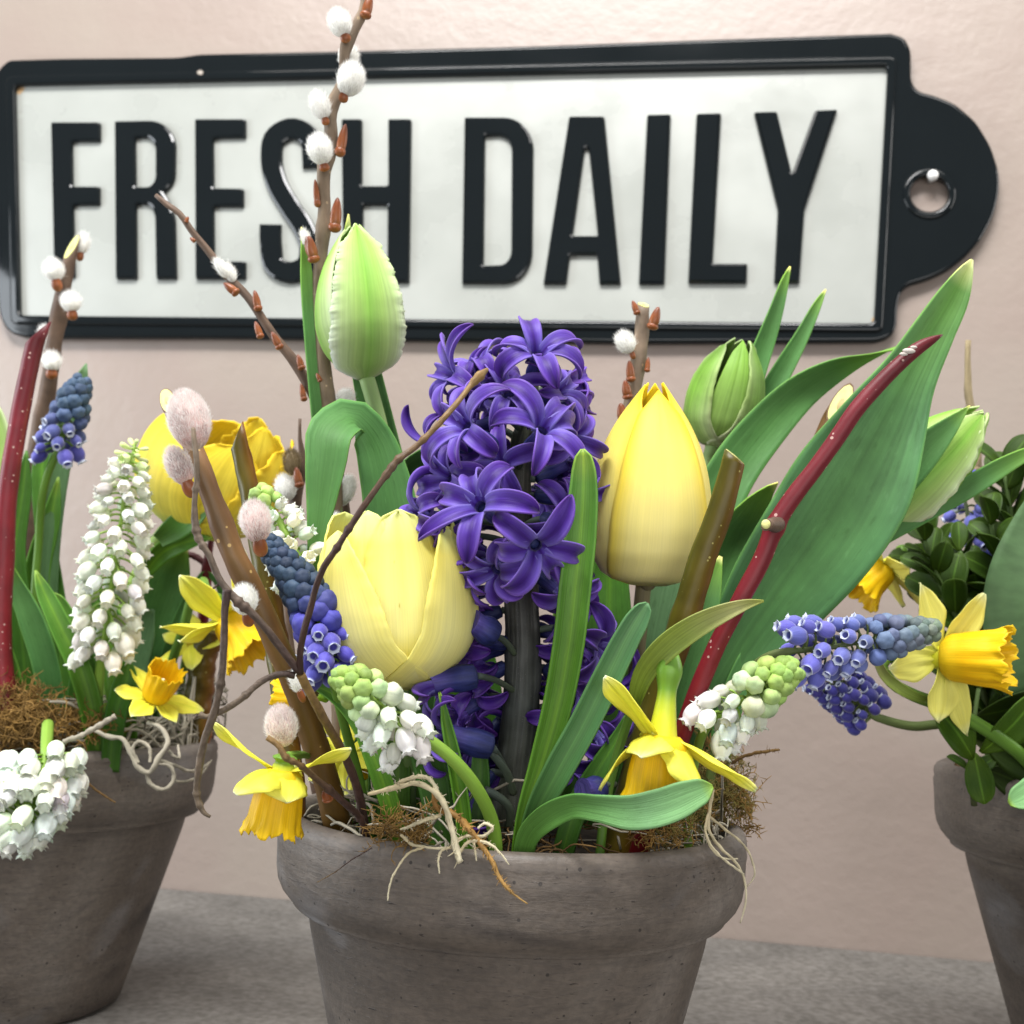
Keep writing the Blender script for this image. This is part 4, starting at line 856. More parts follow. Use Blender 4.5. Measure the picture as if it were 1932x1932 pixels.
vt('branchlet', [(556, 1274, .272, 7), (530, 1272, .271, 6.4), (500, 1282, .27, 6.2), (448, 1324, .268, 6.2), (410, 1345, .268, 6), (386, 1352, .268, 5), (376, 1347, .268, 6)], VINE2, t, n=60, kn=(.5, .52), seed=5)
vt('branchlet', [(374, 1349, .268, 4), (366, 1356, .268, 3)], VINE2, t, n=6)
vt('side_shoot', [(414, 1102, .267, 3), (402, 1110, .267, 2)], VINE2, t, n=6)
t = thing('vine_twig', 'short knotted dark twig lying low across the foot of the thick willow branch', 'twig', V3(*G(690, .30)))
vt('stalk', [G(690, .30)+(6.5,), (680, 1544, .295, 6.5), (644, 1510, .285, 6.5), (594, 1467, .277, 6), (565, 1443, .272, 5.5), (538, 1428, .27, 6), (528, 1410, .27, 6), (504, 1391, .27, 5.5)], VINE, t, n=80, kn=(.25, .5, .52, .72, .78, .83), seed=7)

# --- pale open tulip
cup = [(0, .12), (.04, .42), (.12, .72), (.25, .95), (.4, 1.04), (.6, 1.04), (.8, .96), (1, .80)]
tulip('pale yellow open cup shaped tulip at the left of the middle pot', [G(770, .325)+(12,), (772, 1450, .318, 13), (768, 1350, .314, 13), (764, 1290, .312, 14)],
    (756, 1302, .312), (736, 990, .318), 262,
    [dict(a=180, w=58, l=-.02, h=1.09, sharp=5, q=.5, ruf=.010), dict(a=125, w=55, l=.0, h=1.04, sharp=5, q=.5, ruf=.012), dict(a=-125, w=55, l=.0, h=1.12, sharp=5, q=.5, ruf=.012), dict(a=205, w=45, l=-.16, h=1.06, sharp=5, ruf=.02), dict(a=-30, w=34, l=-.22, h=1.06, sharp=5, q=.5, ruf=.012),
     dict(a=12, w=46, l=-.20, h=1.05, sharp=4, q=.5, groove=.03, ridge=.02, ruf=.010), dict(a=84, w=50, l=.03, h=1.0, sharp=2.8, prof=[(0, .12), (.04, .42), (.12, .72), (.25, .95), (.4, 1.05), (.6, 1.05), (.8, .97), (1, .90)], ruf=.008),
     dict(a=-60, w=58, l=.02, h=.96, sharp=2.3, q=.62, groove=.02, edge=.10, ruf=.008), dict(a=56, w=42, l=.08, h=.94, sharp=2.1, q=.62, groove=0, edge=.06, ruf=.006)],
    YEL1, prof=cup, stem_mat=STEM_T)
# --- closed yellow tulip
tulip('closed warm yellow tulip at the right of the purple hyacinth', [G(1190, .35)+(15,), (1195, 1350, .35, 15), (1205, 1200, .348, 15), (1215, 1095, .347, 15)],
    (1222, 1102, .345), (1236, 722, .345), 218,
    [dict(a=180, w=58, l=-.02), dict(a=118, w=52, l=-.01), dict(a=-120, w=52, l=-.01), dict(a=78, w=50, l=.01, sharp=2.3, groove=.02), dict(a=-68, w=54, l=.045, sharp=2.2, h=.985, groove=.0), dict(a=12, w=52, l=.075, sharp=2.0, h=.95, q=.66, groove=.02)],
    YEL2, prof=[(0, .30), (.03, .62), (.10, .86), (.22, .99), (.36, 1.02), (.52, .96), (.68, .80), (.82, .56), (.93, .30), (1, .13)], stem_mat=veg('brown_tulip_stem', [(0, (.16, .15, .07)), (1, (.20, .17, .09))]))
# broad green tulip leaves behind and below that flower
t = thing('tulip_leaves', 'broad green tulip leaves rising behind the closed yellow tulip and olive stub', 'leaf clump', V3(*G(1220, .37)))
leaf('leaf', [G(1150, .365)+(70, 0), (1150, 1350, .37, 90, 0), (1150, 1200, .375, 90, 0), (1150, 1080, .38, 70, 0), (1160, 960, .38, 20, 0), (1163, 930, .38, 2, 0)], G_DARK, t)
leaf('leaf', [G(1210, .372)+(70, 0), (1215, 1380, .38, 100, 0), (1235, 1200, .385, 100, 0), (1260, 1080, .385, 90, 0), (1275, 960, .385, 40, 0), (1280, 930, .385, 2, 0)], G_GREY, t)
leaf('leaf', [G(1270, .375)+(70, 0), (1290, 1350, .385, 110, 0), (1320, 1200, .39, 130, 0), (1360, 1080, .392, 120, 0), (1400, 990, .39, 90, 20), (1432, 940, .386, 50, 35), (1455, 919, .384, 24, 45), (1468, 911, .384, 3, 45)], G_TULIP, t, curl=.7)
leaf('leaf', [G(1245, .365)+(60, 0), (1260, 1380, .365, 80, 0), (1290, 1250, .368, 86, 0), (1330, 1130, .37, 60, 10), (1360, 1050, .372, 6, 10)], G_TULIP, t)

# --- right: closed green tulip with twisting leaf
t = tulip('closed green tulip bud behind the twisting leaf under the letters L and Y', [G(1270, .39)+(13,), (1290, 1150, .41, 13), (1325, 900, .425, 13), (1345, 850, .428, 16), (1352, 830, .428, 20)],
    (1345, 842, .43), (1400, 640, .425), 134,
    [dict(a=180, w=60), dict(a=120, w=55, l=-.03), dict(a=-120, w=55, l=-.03), dict(a=72, w=50, ruf=.02, l=.04, m=PARROT2, edge=.05, fr=.3), dict(a=-62, w=48, ruf=.02, l=.05, h=.92, m=PARROT2, edge=.05, fr=.3), dict(a=8, w=36, l=.0, h=.98, sharp=1.7, m=veg('lime_petal_back', [(0, (.30, .46, .12)), (1, (.22, .45, .05))], streak=.3, su=16, trans=.15, bump=.3))],
    PARROT2, prof=[(0, .30), (.06, .62), (.16, .88), (.35, 1.0), (.55, .96), (.72, .80), (.86, .55), (1, .22)])
leaf('leaf', [G(1300, .38)+(70, 0), (1310, 1200, .392, 85, 0), (1330, 1020, .40, 95, 0), (1375, 900, .405, 96, 5), (1440, 810, .41, 88, 10), (1520, 730, .413, 72, 25), (1600, 685, .414, 52, 50), (1650, 668, .412, 30, 72), (1690, 655, .41, 24, 100), (1730, 650, .408, 6, 110)], G_TULIP, t, curl=.5, n=60)
leaf('leaf', [(1330, 900, .43, 50, 0), (1390, 790, .437, 52, 0), (1430, 680, .44, 44, 10), (1462, 590, .44, 30, 15), (1484, 520, .44, 12, 15), (1491, 503, .44, 2, 0)], G_TULIP, t, curl=.7)
leaf('leaf', [(1340, 930, .432, 50, 0), (1420, 800, .44, 48, 0), (1470, 710, .443, 42, 0), (1515, 630, .443, 28, 0), (1550, 560, .443, 10, 0), (1558, 546, .443, 2, 0)], G_TULIP, t, curl=.7)
t['label'] = 'closed green tulip bud behind the twisting leaf under the letters L and Y'

# --- right: half hidden pale green tulip with long leaf
t = tulip('pale green tulip leaning far right behind the broadest leaf of the middle pot', [G(1330, .385)+(12,), (1400, 1250, .39, 12), (1500, 1120, .395, 12), (1580, 1030, .40, 13), (1640, 985, .40, 15)],
    (1640, 985, .40), (1856, 772, .395), 150,
    [dict(a=180, w=60), dict(a=120, w=52, l=-.03), dict(a=-120, w=52, l=-.03), dict(a=78, w=50, ruf=.03, l=.0), dict(a=-68, w=46, l=.03, h=.90), dict(a=12, w=46, ruf=.035, l=.08, h=.97, sharp=1.9, edge=.04, fr=.4)],
    PARROT, prof=[(0, .25), (.06, .55), (.16, .78), (.35, 1.0), (.5, .98), (.68, .84), (.84, .55), (1, .14)])
leaf('leaf', [(1600, 1040, .40, 30, 0), (1680, 930, .385, 62, 0), (1740, 855, .38, 66, 5), (1790, 805, .38, 36, 5), (1822, 773, .38, 8, 0), (1830, 765, .38, 1, 0)], G_TULIP, t, curl=.5)
leaf('leaf', [G(1340, .36)+(40, 0), (1420, 1240, .37, 50, 0), (1530, 1110, .385, 52, 10), (1640, 1020, .39, 48, 20), (1730, 970, .39, 46, 20), (1820, 922, .39, 44, 15), (1900, 875, .39, 34, 10), (1970, 840, .39, 14, 0), (2000, 825, .39, 2, 0)], G_TULIP, t, curl=.5, n=56)

# --- the broad leaf
t = thing('tulip_leaf', 'broadest green tulip leaf reaching up right to the round end of the sign', 'leaf', V3(*G(1300, .365)))
bl = leaf('blade', [G(1300, .365)+(80, 0), (1345, 1310, .368, 120, 0), (1402, 1215, .37, 150, 0), (1470, 1115, .37, 196, 0), (1545, 1010, .368, 226, 4), (1608, 905, .366, 226, 8), (1662, 805, .366, 176, 12), (1712, 710, .368, 116, 16), (1762, 620, .37, 84, 20), (1800, 555, .372, 60, 20), (1824, 508, .373, 26, 20), (1834, 490, .373, 5, 10)], G_TULIP2, t, curl=.45, n=70, nu=17, ruffle=.045)
# --- cut olive stub
branch('olive brown cut stub leaning right beside the closed yellow tulip', [G(1160, .325)+(32,), (1190, 1500, .324, 30), (1222, 1385, .322, 28), (1262, 1255, .32, 27), (1300, 1140, .318, 26.5), (1334, 1030, .317, 26), (1352, 985, .317, 25), (1368, 930, .317, 23.5), (1386, 862, .317, 22)], OLIVE, name='cut_stub', cat='cut stem', bump=.015, endn=SD(.75, -.9, -.14), cut=CUT, seed=12, nodes=[(.60, .12, .03)])
b = branch('round pale cut stub tip peeping above the broad leaf near the red dogwood stem', [G(1345, .355)+(18,), (1385, 1320, .385, 18), (1412, 1240, .395, 18), (1470, 1080, .40, 18), (1530, 900, .405, 18), (1560, 815, .405, 18), (1585, 764, .405, 19)], veg('rust_stub_bark', [(0, (.16, .09, .02)), (1, (.15, .08, .03))]), name='cut_stub', cat='cut stem', endn=SD(-.1, -.5, -1), cut=CUT, seed=13)
# --- red dogwood right
b = branch('speckled red dogwood stem at the right ending in a slanted point over the broad leaf', [G(1200, .315)+(19,), (1225, 1545, .312, 19), (1287, 1386, .306, 18), (1306, 1331, .304, 17.5), (1347, 1229, .302, 17), (1402, 1123, .30, 17), (1440, 1050, .30, 17.5), (1466, 985, .30, 17.5), (1504, 927, .30, 16.5), (1528, 896, .30, 16), (1571, 838, .30, 16), (1617, 771, .30, 15.5), (1660, 723, .30, 15), (1700, 684, .30, 14), (1735, 655, .30, 12), (1758, 642, .30, 8), (1778, 632, .30, 1.5)], DOG, name='dogwood_stem', cat='dogwood stem', n=120, bump=.015, seed=14, nodes=[(.585, .22, .012)])
mk('side_stub', stem_geo([(1468, 990, .297, 14), (1456, 990, .292, 13), (1446, 990, .288, 11)], n=8, bump=.08), BARKD, b); mk('stub_cut', ball(V3(1445, 989, .2875), px(9, .288), sc=(1, .5, 1)), CUT, b)
g = Geo()
for x, y, r_ in [(1715, 662, 9), (1705, 668, 6), (1724, 655, 5)]: g.add(*ball(V3(x, y, .2975), px(r_, .3), 6, 8, sc=(1.4, .5, .6)))
mk('peeled_bark', g, veg('peeled_bark', [(0, (.5, .45, .4)), (1, (.6, .55, .5))]), b)

# --- strap leaves (daffodil) in the middle
t = thing('strap_leaves', 'three blunt daffodil leaves fanning from the front centre of the middle pot, one bent over the rim', 'leaf clump', V3(*G(978, .294)))
leaf('leaf', [G(970, .294)+(16, 0), (990, 1540, .294, 34, 0), (1022, 1440, .295, 50, 0), (1052, 1330, .295, 60, 0), (1072, 1220, .295, 64, 0), (1086, 1100, .295, 65, 0), (1096, 1000, .295, 64, 0), (1101, 920, .295, 56, 0), (1101, 875, .295, 42, 0), (1100, 856, .295, 26, 0), (1099, 847, .295, 6, 0)], G_STRAP, t, curl=.75, n=60)
leaf('leaf', [G(985, .292)+(24, 0), (1010, 1540, .291, 46, 0), (1050, 1460, .29, 58, 0), (1100, 1370, .29, 60, 0), (1150, 1270, .29, 58, 0), (1185, 1200, .29, 52, 0), (1208, 1160, .29, 42, 0), (1218, 1143, .29, 24, 0), (1221, 1137, .29, 5, 0)], veg('grey_strap', [(0, (.04, .11, .012)), (.6, (.07, .18, .055)), (1, (.09, .21, .08))], streak=.3, su=24, rough=.42, trans=.1, bump=.25, cross=[(0, (1.2, 1.2, 1.1)), (.2, (1, 1, 1)), (.85, (.9, 1, 1.05)), (1, (1.2, 1.2, 1.2))]), t, curl=.7, n=60)
leaf('leaf', [G(985, .291)+(30, 0), (1000, 1572, .288, 44, 0), (1035, 1540, .284, 50, 5), (1080, 1520, .28, 50, 20), (1130, 1524, .276, 54, 20), (1190, 1532, .272, 66, 10), (1250, 1522, .269, 70, 0), (1305, 1500, .268, 58, 0), (1334, 1488, .268, 34, 0), (1345, 1484, .268, 6, 0)], G_PALE, t, curl=.5, n=64)
# --- more leaves, left of centre
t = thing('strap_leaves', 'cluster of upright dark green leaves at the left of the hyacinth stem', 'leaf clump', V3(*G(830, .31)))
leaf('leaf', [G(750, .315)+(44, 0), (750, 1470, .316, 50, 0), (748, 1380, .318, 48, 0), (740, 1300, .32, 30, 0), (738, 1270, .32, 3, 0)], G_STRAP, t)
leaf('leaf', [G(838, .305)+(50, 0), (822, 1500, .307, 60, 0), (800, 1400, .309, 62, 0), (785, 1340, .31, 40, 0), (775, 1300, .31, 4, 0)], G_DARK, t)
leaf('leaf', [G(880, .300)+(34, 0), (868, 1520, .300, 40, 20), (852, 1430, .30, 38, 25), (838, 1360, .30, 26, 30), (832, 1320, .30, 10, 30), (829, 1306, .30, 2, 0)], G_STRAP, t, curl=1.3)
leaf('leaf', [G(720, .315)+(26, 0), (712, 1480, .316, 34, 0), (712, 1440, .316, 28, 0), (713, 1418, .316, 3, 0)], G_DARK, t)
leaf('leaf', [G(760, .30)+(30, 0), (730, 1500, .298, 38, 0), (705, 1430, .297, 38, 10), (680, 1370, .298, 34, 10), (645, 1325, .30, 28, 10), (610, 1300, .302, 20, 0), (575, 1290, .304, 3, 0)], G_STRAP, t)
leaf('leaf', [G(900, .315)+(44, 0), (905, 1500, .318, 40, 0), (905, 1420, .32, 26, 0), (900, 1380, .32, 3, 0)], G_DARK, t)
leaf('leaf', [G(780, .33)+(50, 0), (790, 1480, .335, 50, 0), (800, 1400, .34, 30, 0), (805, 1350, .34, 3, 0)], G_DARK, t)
leaf('leaf', [G(1060, .315)+(40, 0), (1090, 1520, .316, 44, 0), (1130, 1450, .318, 40, 0), (1170, 1380, .32, 20, 0), (1180, 1350, .32, 3, 0)], G_DARK, t)

# --- big hyacinth
HS = [G(962, .328)+(38,), (966, 1500, .33, 37), (976, 1400, .332, 36), (986, 1280, .333, 35), (985, 1150, .335, 33), (978, 1020, .336, 30), (975, 920, .337, 27), (984, 840, .338, 22), (1000, 770, .338, 14), (1010, 700, .338, 8)]
hy = thing('hyacinth', 'deep violet hyacinth with curled back florets in the centre of the middle pot', 'hyacinth', base_of(HS))
HC, HE, HD = line(HS, 90); ang = np.linspace(0, 2*np.pi, 20, endpoint=False)
Vh, Fh, Uh = tube(HC, px(HE[:, 0], HD), 20, bump=.02, seed=4)
mk('stem', (Vh, Fh, Uh), STEM_H, hy)
def floret(c, dirn, size=90, tubel=80, reflex=150, roll=0, foot=None, dark=False, nopet=False, seed=0, tr=13, wide=.42, opn=25, fl=None):
    """c picture point of the throat; dirn where it faces"""
    q = np.random.RandomState(seed); C0 = VP(c); k = SD(*dirn); d = c[2]; L = px(size, d)
    f = thing_part('floret', hy)
    # body tube, curving back and down to the stem
    if foot is None:
        back = C0-k*px(tubel, d); i = int(np.argmin(np.linalg.norm(HC-(back+(-ZUP)*px(20, d)), axis=1))); footp = HC[i]
    else: footp = VP(foot); back = C0-k*px(tubel, d)
    if np.linalg.norm(footp-C0) < px(tubel*1.1, d): back = C0*.35+footp*.65
    rr = px(tr, d); P5 = np.c_[np.array([C0-k*rr*.1, C0-k*px(tubel*.3, d), C0*.35+back*.65, back]), [rr*1.0, rr*.92, rr*1.15, rr*.95]]
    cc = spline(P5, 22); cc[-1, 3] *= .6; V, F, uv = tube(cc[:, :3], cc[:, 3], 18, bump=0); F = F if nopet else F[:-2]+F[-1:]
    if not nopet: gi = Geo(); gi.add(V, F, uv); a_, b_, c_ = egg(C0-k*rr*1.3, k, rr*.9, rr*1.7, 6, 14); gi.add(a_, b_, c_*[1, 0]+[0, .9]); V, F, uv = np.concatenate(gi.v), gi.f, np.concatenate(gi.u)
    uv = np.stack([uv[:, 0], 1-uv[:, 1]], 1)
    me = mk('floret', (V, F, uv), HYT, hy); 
    pd = spline(np.array([footp, footp*.45+back*.55+(-ZUP)*px(-6, d), back]), 10); mk('pedicel', tube(pd, px(6.5, d), 8), PEDI, me)
    if nopet:
        return me
    up = U_ if abs(np.dot(k, U_)) < .85 else -F_
    e0 = nz(up-k*np.dot(up, k)); e1 = np.cross(k, e0)
    for j in range(6):
        az = math.radians(roll+j*60+q.randn()*9); ee = e0*math.cos(az)+e1*math.sin(az)
        if fl and j in fl: continue
        n = 20; LL = L*(1+q.randn()*.11)*(1.0 if j % 2 else 1.10); pts = [C0-k*L*.06+ee*rr*.92]; b0 = math.radians(92-opn*.45)
        rfx = math.radians(reflex+14+q.randn()*34); swing = math.radians(q.randn()*38)
        for i in range(n-1):
            s = i/(n-1); bb = b0-rfx*s**.85; sw = swing*s*s; e2 = ee*math.cos(sw)+np.cross(k, ee)*math.sin(sw); dd = e2*math.cos(bb)+k*math.sin(bb); pts.append(pts[-1]+dd*LL/(n-1))
        C = np.array(pts); T = tangents(C); S0 = np.cross(k, ee); S = nz(S0-T*(T@S0)[:, None]); N = np.cross(T, S)
        if np.dot(N[n//3], k*.6-ee*.4) < 0: N = -N
        tw = math.radians(q.randn()*24)*np.linspace(0, 1, n)[:, None]; S2 = S*np.cos(tw)+N*np.sin(tw); N2 = N*np.cos(tw)-S*np.sin(tw)
        s = np.linspace(0, 1, n); W = L*wide*ctl(s, [(0, .62), (.15, .70), (.35, .90), (.55, 1.0), (.75, .90), (.88, .60), (.96, .30), (1, .05)])
        u = np.linspace(-1, 1, 11)[None]; wave = L*.018*np.exp(-(u/.13)**2)*np.sin(s*np.pi)[:, None]
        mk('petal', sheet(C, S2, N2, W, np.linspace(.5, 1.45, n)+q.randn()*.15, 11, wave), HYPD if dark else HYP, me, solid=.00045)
    return me
def thing_part(name, par): return None
# (throat x,y,depth), facing, size ...
floret((1014, 668, .318), (.14, -.62, -.72), 108, 70, 150, 0, seed=1, opn=42, foot=(1005, 775, .338), wide=.42)
floret((858, 712, .322), (-.70, -.35, -.45), 98, 80, 175, 20, seed=2, opn=30)
floret((905, 690, .332), (-.30, -.75, -.1), 96, 80, 165, 10, seed=22, opn=28)
floret((880, 806, .303), (-.58, -.34, -.70), 108, 90, 158, 5, seed=3, opn=38)
floret((1022, 812, .306), (.36, -.48, -.78), 114, 80, 152, 28, seed=4, opn=40)
floret((905, 955, .290), (-.40, -.30, -.85), 120, 90, 140, 22, seed=5, opn=42)
floret((790, 972, .312), (-.80, -.10, -.50), 96, 110, 158, 0, seed=6, opn=30)
floret((1012, 1030, .288), (.22, .26, -.90), 118, 80, 150, 35, seed=7, opn=40)
floret((832, 850, .325), (-.75, .15, -.1), 92, 80, 150, 12, seed=8)
floret((1085, 945, .332), (.70, .1, -.2), 92, 80, 150, 12, seed=9)
floret((1070, 875, .340), (.6, -.3, .2), 92, 70, 150, 12, seed=10)
floret((935, 770, .350), (-.1, -.5, .6), 96, 70, 140, 10, seed=11, dark=True)
floret((905, 870, .335), (-.4, .1, .2), 92, 70, 140, 30, seed=29, dark=True)
floret((1030, 930, .36), (.4, 0, .8), 92, 60, 140, 40, seed=12, dark=True)
floret((900, 1070, .314), (-.75, .25, -.4), 86, 80, 145, 10, seed=13)
floret((1120, 1215, .327), (.70, .25, -.45), 100, 90, 145, 12, seed=14)
floret((1058, 1120, .318), (.50, .40, -.6), 96, 80, 140, 40, seed=15)
floret((1090, 1300, .330), (.6, .35, -.35), 92, 80, 145, 10, seed=16)
floret((1135, 1400, .327), (.55, .55, -.45), 90, 100, 140, 30, seed=17)
floret((812, 1290, .308), (-1, .15, -.15), 90, 90, 165, 15, seed=18, tr=23, foot=(972, 1305, .33))
floret((835, 1385, .306), (-.95, -.28, -.15), 86, 100, 165, 5, seed=19, tr=24, foot=(965, 1482, .325))
floret((872, 1345, .330), (-.5, .3, -.2), 90, 60, 150, 5, seed=20, dark=True)
floret((890, 1450, .335), (-.5, .4, -.2), 90, 60, 150, 25, seed=21, dark=True)
floret((925, 1400, .350), (-.2, .4, .2), 90, 60, 150, 25, seed=30, dark=True)
floret((1050, 1400, .345), (.5, .3, .2), 90, 60, 150, 25, seed=23, dark=True)
floret((1040, 1230, .350), (.5, .1, .2), 90, 60, 150, 25, seed=31, dark=True)
floret((905, 1240, .340), (-.6, .3, .1), 90, 60, 150, 25, seed=24, dark=True)
floret((1155, 1300, .345), (.8, .1, 0), 90, 100, 150, 25, seed=25, dark=True)
floret((888, 1172, .312), (-.7, -.45, -.4), 30, 60, 20, 5, seed=26, nopet=True, tr=25, foot=(972, 1235, .33))
floret((1098, 1492, .305), (-.6, -.1, -.5), 30, 50, 20, 5, seed=27, nopet=True, tr=24, foot=(1160, 1480, .32))
floret((880, 1520, .318), (-.5, .6, -.3), 86, 80, 150, 10, seed=28, dark=True)
fr = random.Random(5)
for (x_, y_, d_, dx_, dy_, dz_) in [(960, 745, .322, -.1, -.5, -.7), (945, 880, .312, -.2, -.2, -.8), (1062, 985, .312, .5, .1, -.7), (850, 905, .310, -.7, -.1, -.6), (935, 1075, .305, -.5, .35, -.7), (1055, 740, .325, .6, -.3, -.5), (835, 1030, .318, -.8, .3, -.4)]:
    floret((x_, y_, d_), (dx_, dy_, dz_), 98, 60, 160, fr.uniform(0, 60), seed=int(x_), opn=30)
for i in range(26):
    yy = 715+i*30+fr.uniform(-12, 12); sg = -1 if i % 2 else 1; xo = fr.uniform(70, 118) if yy < 1000 else fr.uniform(60, 100); xx = (1000 if yy < 850 else 985)+sg*xo
    if sg > 0 and yy < 1150: xx = min(xx, 1085)
    floret((xx, yy, .338+fr.uniform(-.01, .014)), (sg*fr.uniform(.45, .9), fr.uniform(-.4, .5), fr.uniform(-.7, .3)), fr.uniform(76, 96), 60, fr.uniform(140, 180), fr.uniform(0, 60), seed=100+i, opn=28, dark=yy > 1150 or i % 3 == 0)
pd = lambda P, r: mk('pedicel', tube(spline(np.array([V3(*p) for p in P]), 14), px(r, P[0][2]), 8), PEDI, hy)
pd([(968, 1496, .318), (958, 1462, .314), (925, 1418, .31)], 8); pd([(958, 1565, .318), (962, 1530, .314), (915, 1490, .31)], 8)

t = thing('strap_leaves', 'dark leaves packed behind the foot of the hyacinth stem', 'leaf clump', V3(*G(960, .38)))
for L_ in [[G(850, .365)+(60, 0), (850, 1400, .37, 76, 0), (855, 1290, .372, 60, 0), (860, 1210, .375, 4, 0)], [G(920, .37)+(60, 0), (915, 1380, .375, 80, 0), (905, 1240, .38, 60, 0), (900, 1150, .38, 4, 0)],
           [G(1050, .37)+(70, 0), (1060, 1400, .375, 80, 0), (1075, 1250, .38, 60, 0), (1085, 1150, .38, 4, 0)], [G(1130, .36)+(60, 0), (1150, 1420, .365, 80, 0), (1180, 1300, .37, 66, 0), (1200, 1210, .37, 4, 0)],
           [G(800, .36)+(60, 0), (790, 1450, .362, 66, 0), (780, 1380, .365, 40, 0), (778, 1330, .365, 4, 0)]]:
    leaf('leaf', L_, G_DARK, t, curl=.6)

# --- white bells, centre front
wcol = lambda t: tuple(np.array((.84, .86, .80))*(1-min(1, max(0, (t-.30)/.35)))+np.array((.34, .50, .12))*min(1, max(0, (t-.30)/.35)))
muscari('nodding white grape hyacinth with lime green tip under the pale open tulip', [(765, 1372, .276), (735, 1345, .272), (690, 1308, .27), (655, 1285, .27), (634, 1274, .27)], 50, lambda t: 50-30*t, lambda t: 62-30*t-22*t**3, wcol,
        [G(936, .293)+(13,), (925, 1540, .290, 13), (890, 1475, .284, 13), (840, 1420, .28, 12), (800, 1392, .278, 12), (765, 1372, .276, 9)], opent=.42, bell=BELL_WHITE, droop=.9, stem_mat=STEM_L, seed=3, up=.5)
# --- dark blue muscari
bcol = lambda t: tuple(np.array((.075, .065, .40))*(1-min(1, max(0, (t-.30)/.25)))+np.array((.035, .060, .105))*min(1, max(0, (t-.30)/.25)))
muscari('dark blue grape hyacinth tight between the thick willow branch and the pale open tulip', [(622, 1262, .298), (610, 1200, .30), (585, 1135, .303), (550, 1080, .305), (520, 1045, .306), (505, 1030, .306)], 86, lambda t: 46-24*t, lambda t: 44-14*t-14*t**3, bcol,
        [G(700, .315)+(9,), (680, 1480, .31, 9), (650, 1370, .303, 9), (622, 1262, .298, 8)], opent=.30, droop=.6, seed=4, up=.5)
# --- white muscari behind the dark one, bells opening right
muscari('white grape hyacinth with lime stem behind the upper pink grey catkin', [(570, 1075, .335), (545, 1020, .338), (515, 965, .34), (495, 945, .34), (484, 930, .34)], 34, lambda t: 38-16*t, lambda t: 46-26*t, lambda t: (.80, .83, .74) if t < .75 else (.38, .55, .15),
        [G(700, .345)+(10,), (680, 1350, .345, 10), (620, 1180, .338, 10), (570, 1075, .335, 9)], opent=.75, bell=BELL_WHITE, droop=.15, stem_mat=STEM_L, seed=5, axr=10, jit=.3)
# --- white/green at the right
muscari('white grape hyacinth with lime tip pointing right beside the red dogwood stem', [(1350, 1352, .30), (1390, 1330, .298), (1430, 1300, .296), (1470, 1275, .296), (1500, 1262, .296)], 52, lambda t: 46-24*t, lambda t: 56-22*t-18*t**3, wcol,
        [G(1300, .32)+(9,), (1310, 1440, .315, 9), (1328, 1380, .305, 9), (1350, 1352, .30, 8)], opent=.46, bell=BELL_WHITE, droop=.75, stem_mat=STEM_L, seed=6, rev=.4)
# --- blue horizontal at the right
b2 = lambda t: tuple(np.array((.13, .13, .52))*(1-min(1, max(0, (t-.15)/.4)))+np.array((.13, .18, .40))*min(1, max(0, (t-.15)/.4))) if t < .55 else tuple(np.array((.13, .18, .34))*(1-(t-.55)/.45*.9)+np.array((.20, .24, .13))*(t-.55)/.45*.9)
muscari('blue grape hyacinth lying level over the bright daffodil, tip pointing right', [(1500, 1228, .318), (1560, 1222, .318), (1620, 1212, .318), (1690, 1200, .318), (1735, 1192, .318), (1765, 1187, .318)], 82, lambda t: 43-24*t, lambda t: 58-14*t-30*t**2, b2,
        [G(1330, .34)+(9,), (1360, 1380, .335, 9), (1410, 1270, .325, 9), (1450, 1238, .32, 8), (1500, 1228, .318, 8)], opent=.52, droop=.30, seed=7, stem_mat=STEM_D, jit=.25, up=.6, rev=.9)
# tiny muscari behind the hyacinth
muscari('small dusty blue grape hyacinth glimpsed behind the hyacinth stem', [(1045, 985, .385), (1046, 930, .385), (1045, 880, .385), (1043, 862, .385)], 34, lambda t: 26-8*t, lambda t: 24-8*t-8*t**3, lambda t: (.10, .16, .26) if t > .3 else (.10, .12, .36),
        [G(1050, .39)+(6,), (1050, 1250, .388, 6), (1045, 985, .385, 5)], opent=.25, seed=8)

# --- daffodils of the middle pot
daffodil('bright daffodil nodding at the right front of the middle pot over the pale bent leaf', (1250, 1388, .288), SD(-.12, 1, -.12), 126,
    [(66, 1.22, .62, -46, 14, 28), (28, .80, .78, 0, 45, 10), (108, 1.2, .60, 34, 40, 0), (-36, 1.0, .82, 30, 34, -15), (-80, 1.42, .56, 20, 12, -45), (180, 1.0, .5, 5, 0, 0)],
    [G(1130, .31)+(9,), (1150, 1480, .315, 9), (1185, 1360, .312, 9), (1212, 1290, .305, 10), (1235, 1250, .299, 11)], tubelen=.82, mouth=.50, base_r=.37,
    spathe=[(1196, 1330, .297, 26, 0), (1216, 1270, .292, 46, 0), (1255, 1222, .288, 56, 5), (1310, 1180, .284, 54, 15), (1370, 1152, .282, 38, 15), (1415, 1138, .282, 18, 10), (1441, 1134, .282, 3, 0)])
daffodil('daffodil hanging mouth down over the left rim of the middle pot', (534, 1452, .284), SD(-.16, 1, -.10), 116,
    [(80, 1.22, .44, -26, -6, 40), (40, .84, 1.0, 6, 46, 8), (-80, 1.05, .6, -30, 0, -25), (-25, .62, .8, 20, 50, 0), (180, .9, .5, 5, 0, 0)],
    [G(660, .33)+(8,), (640, 1480, .33, 8), (612, 1440, .325, 7), (575, 1425, .305, 7)], tubelen=.16, mouth=.47, base_r=.34)
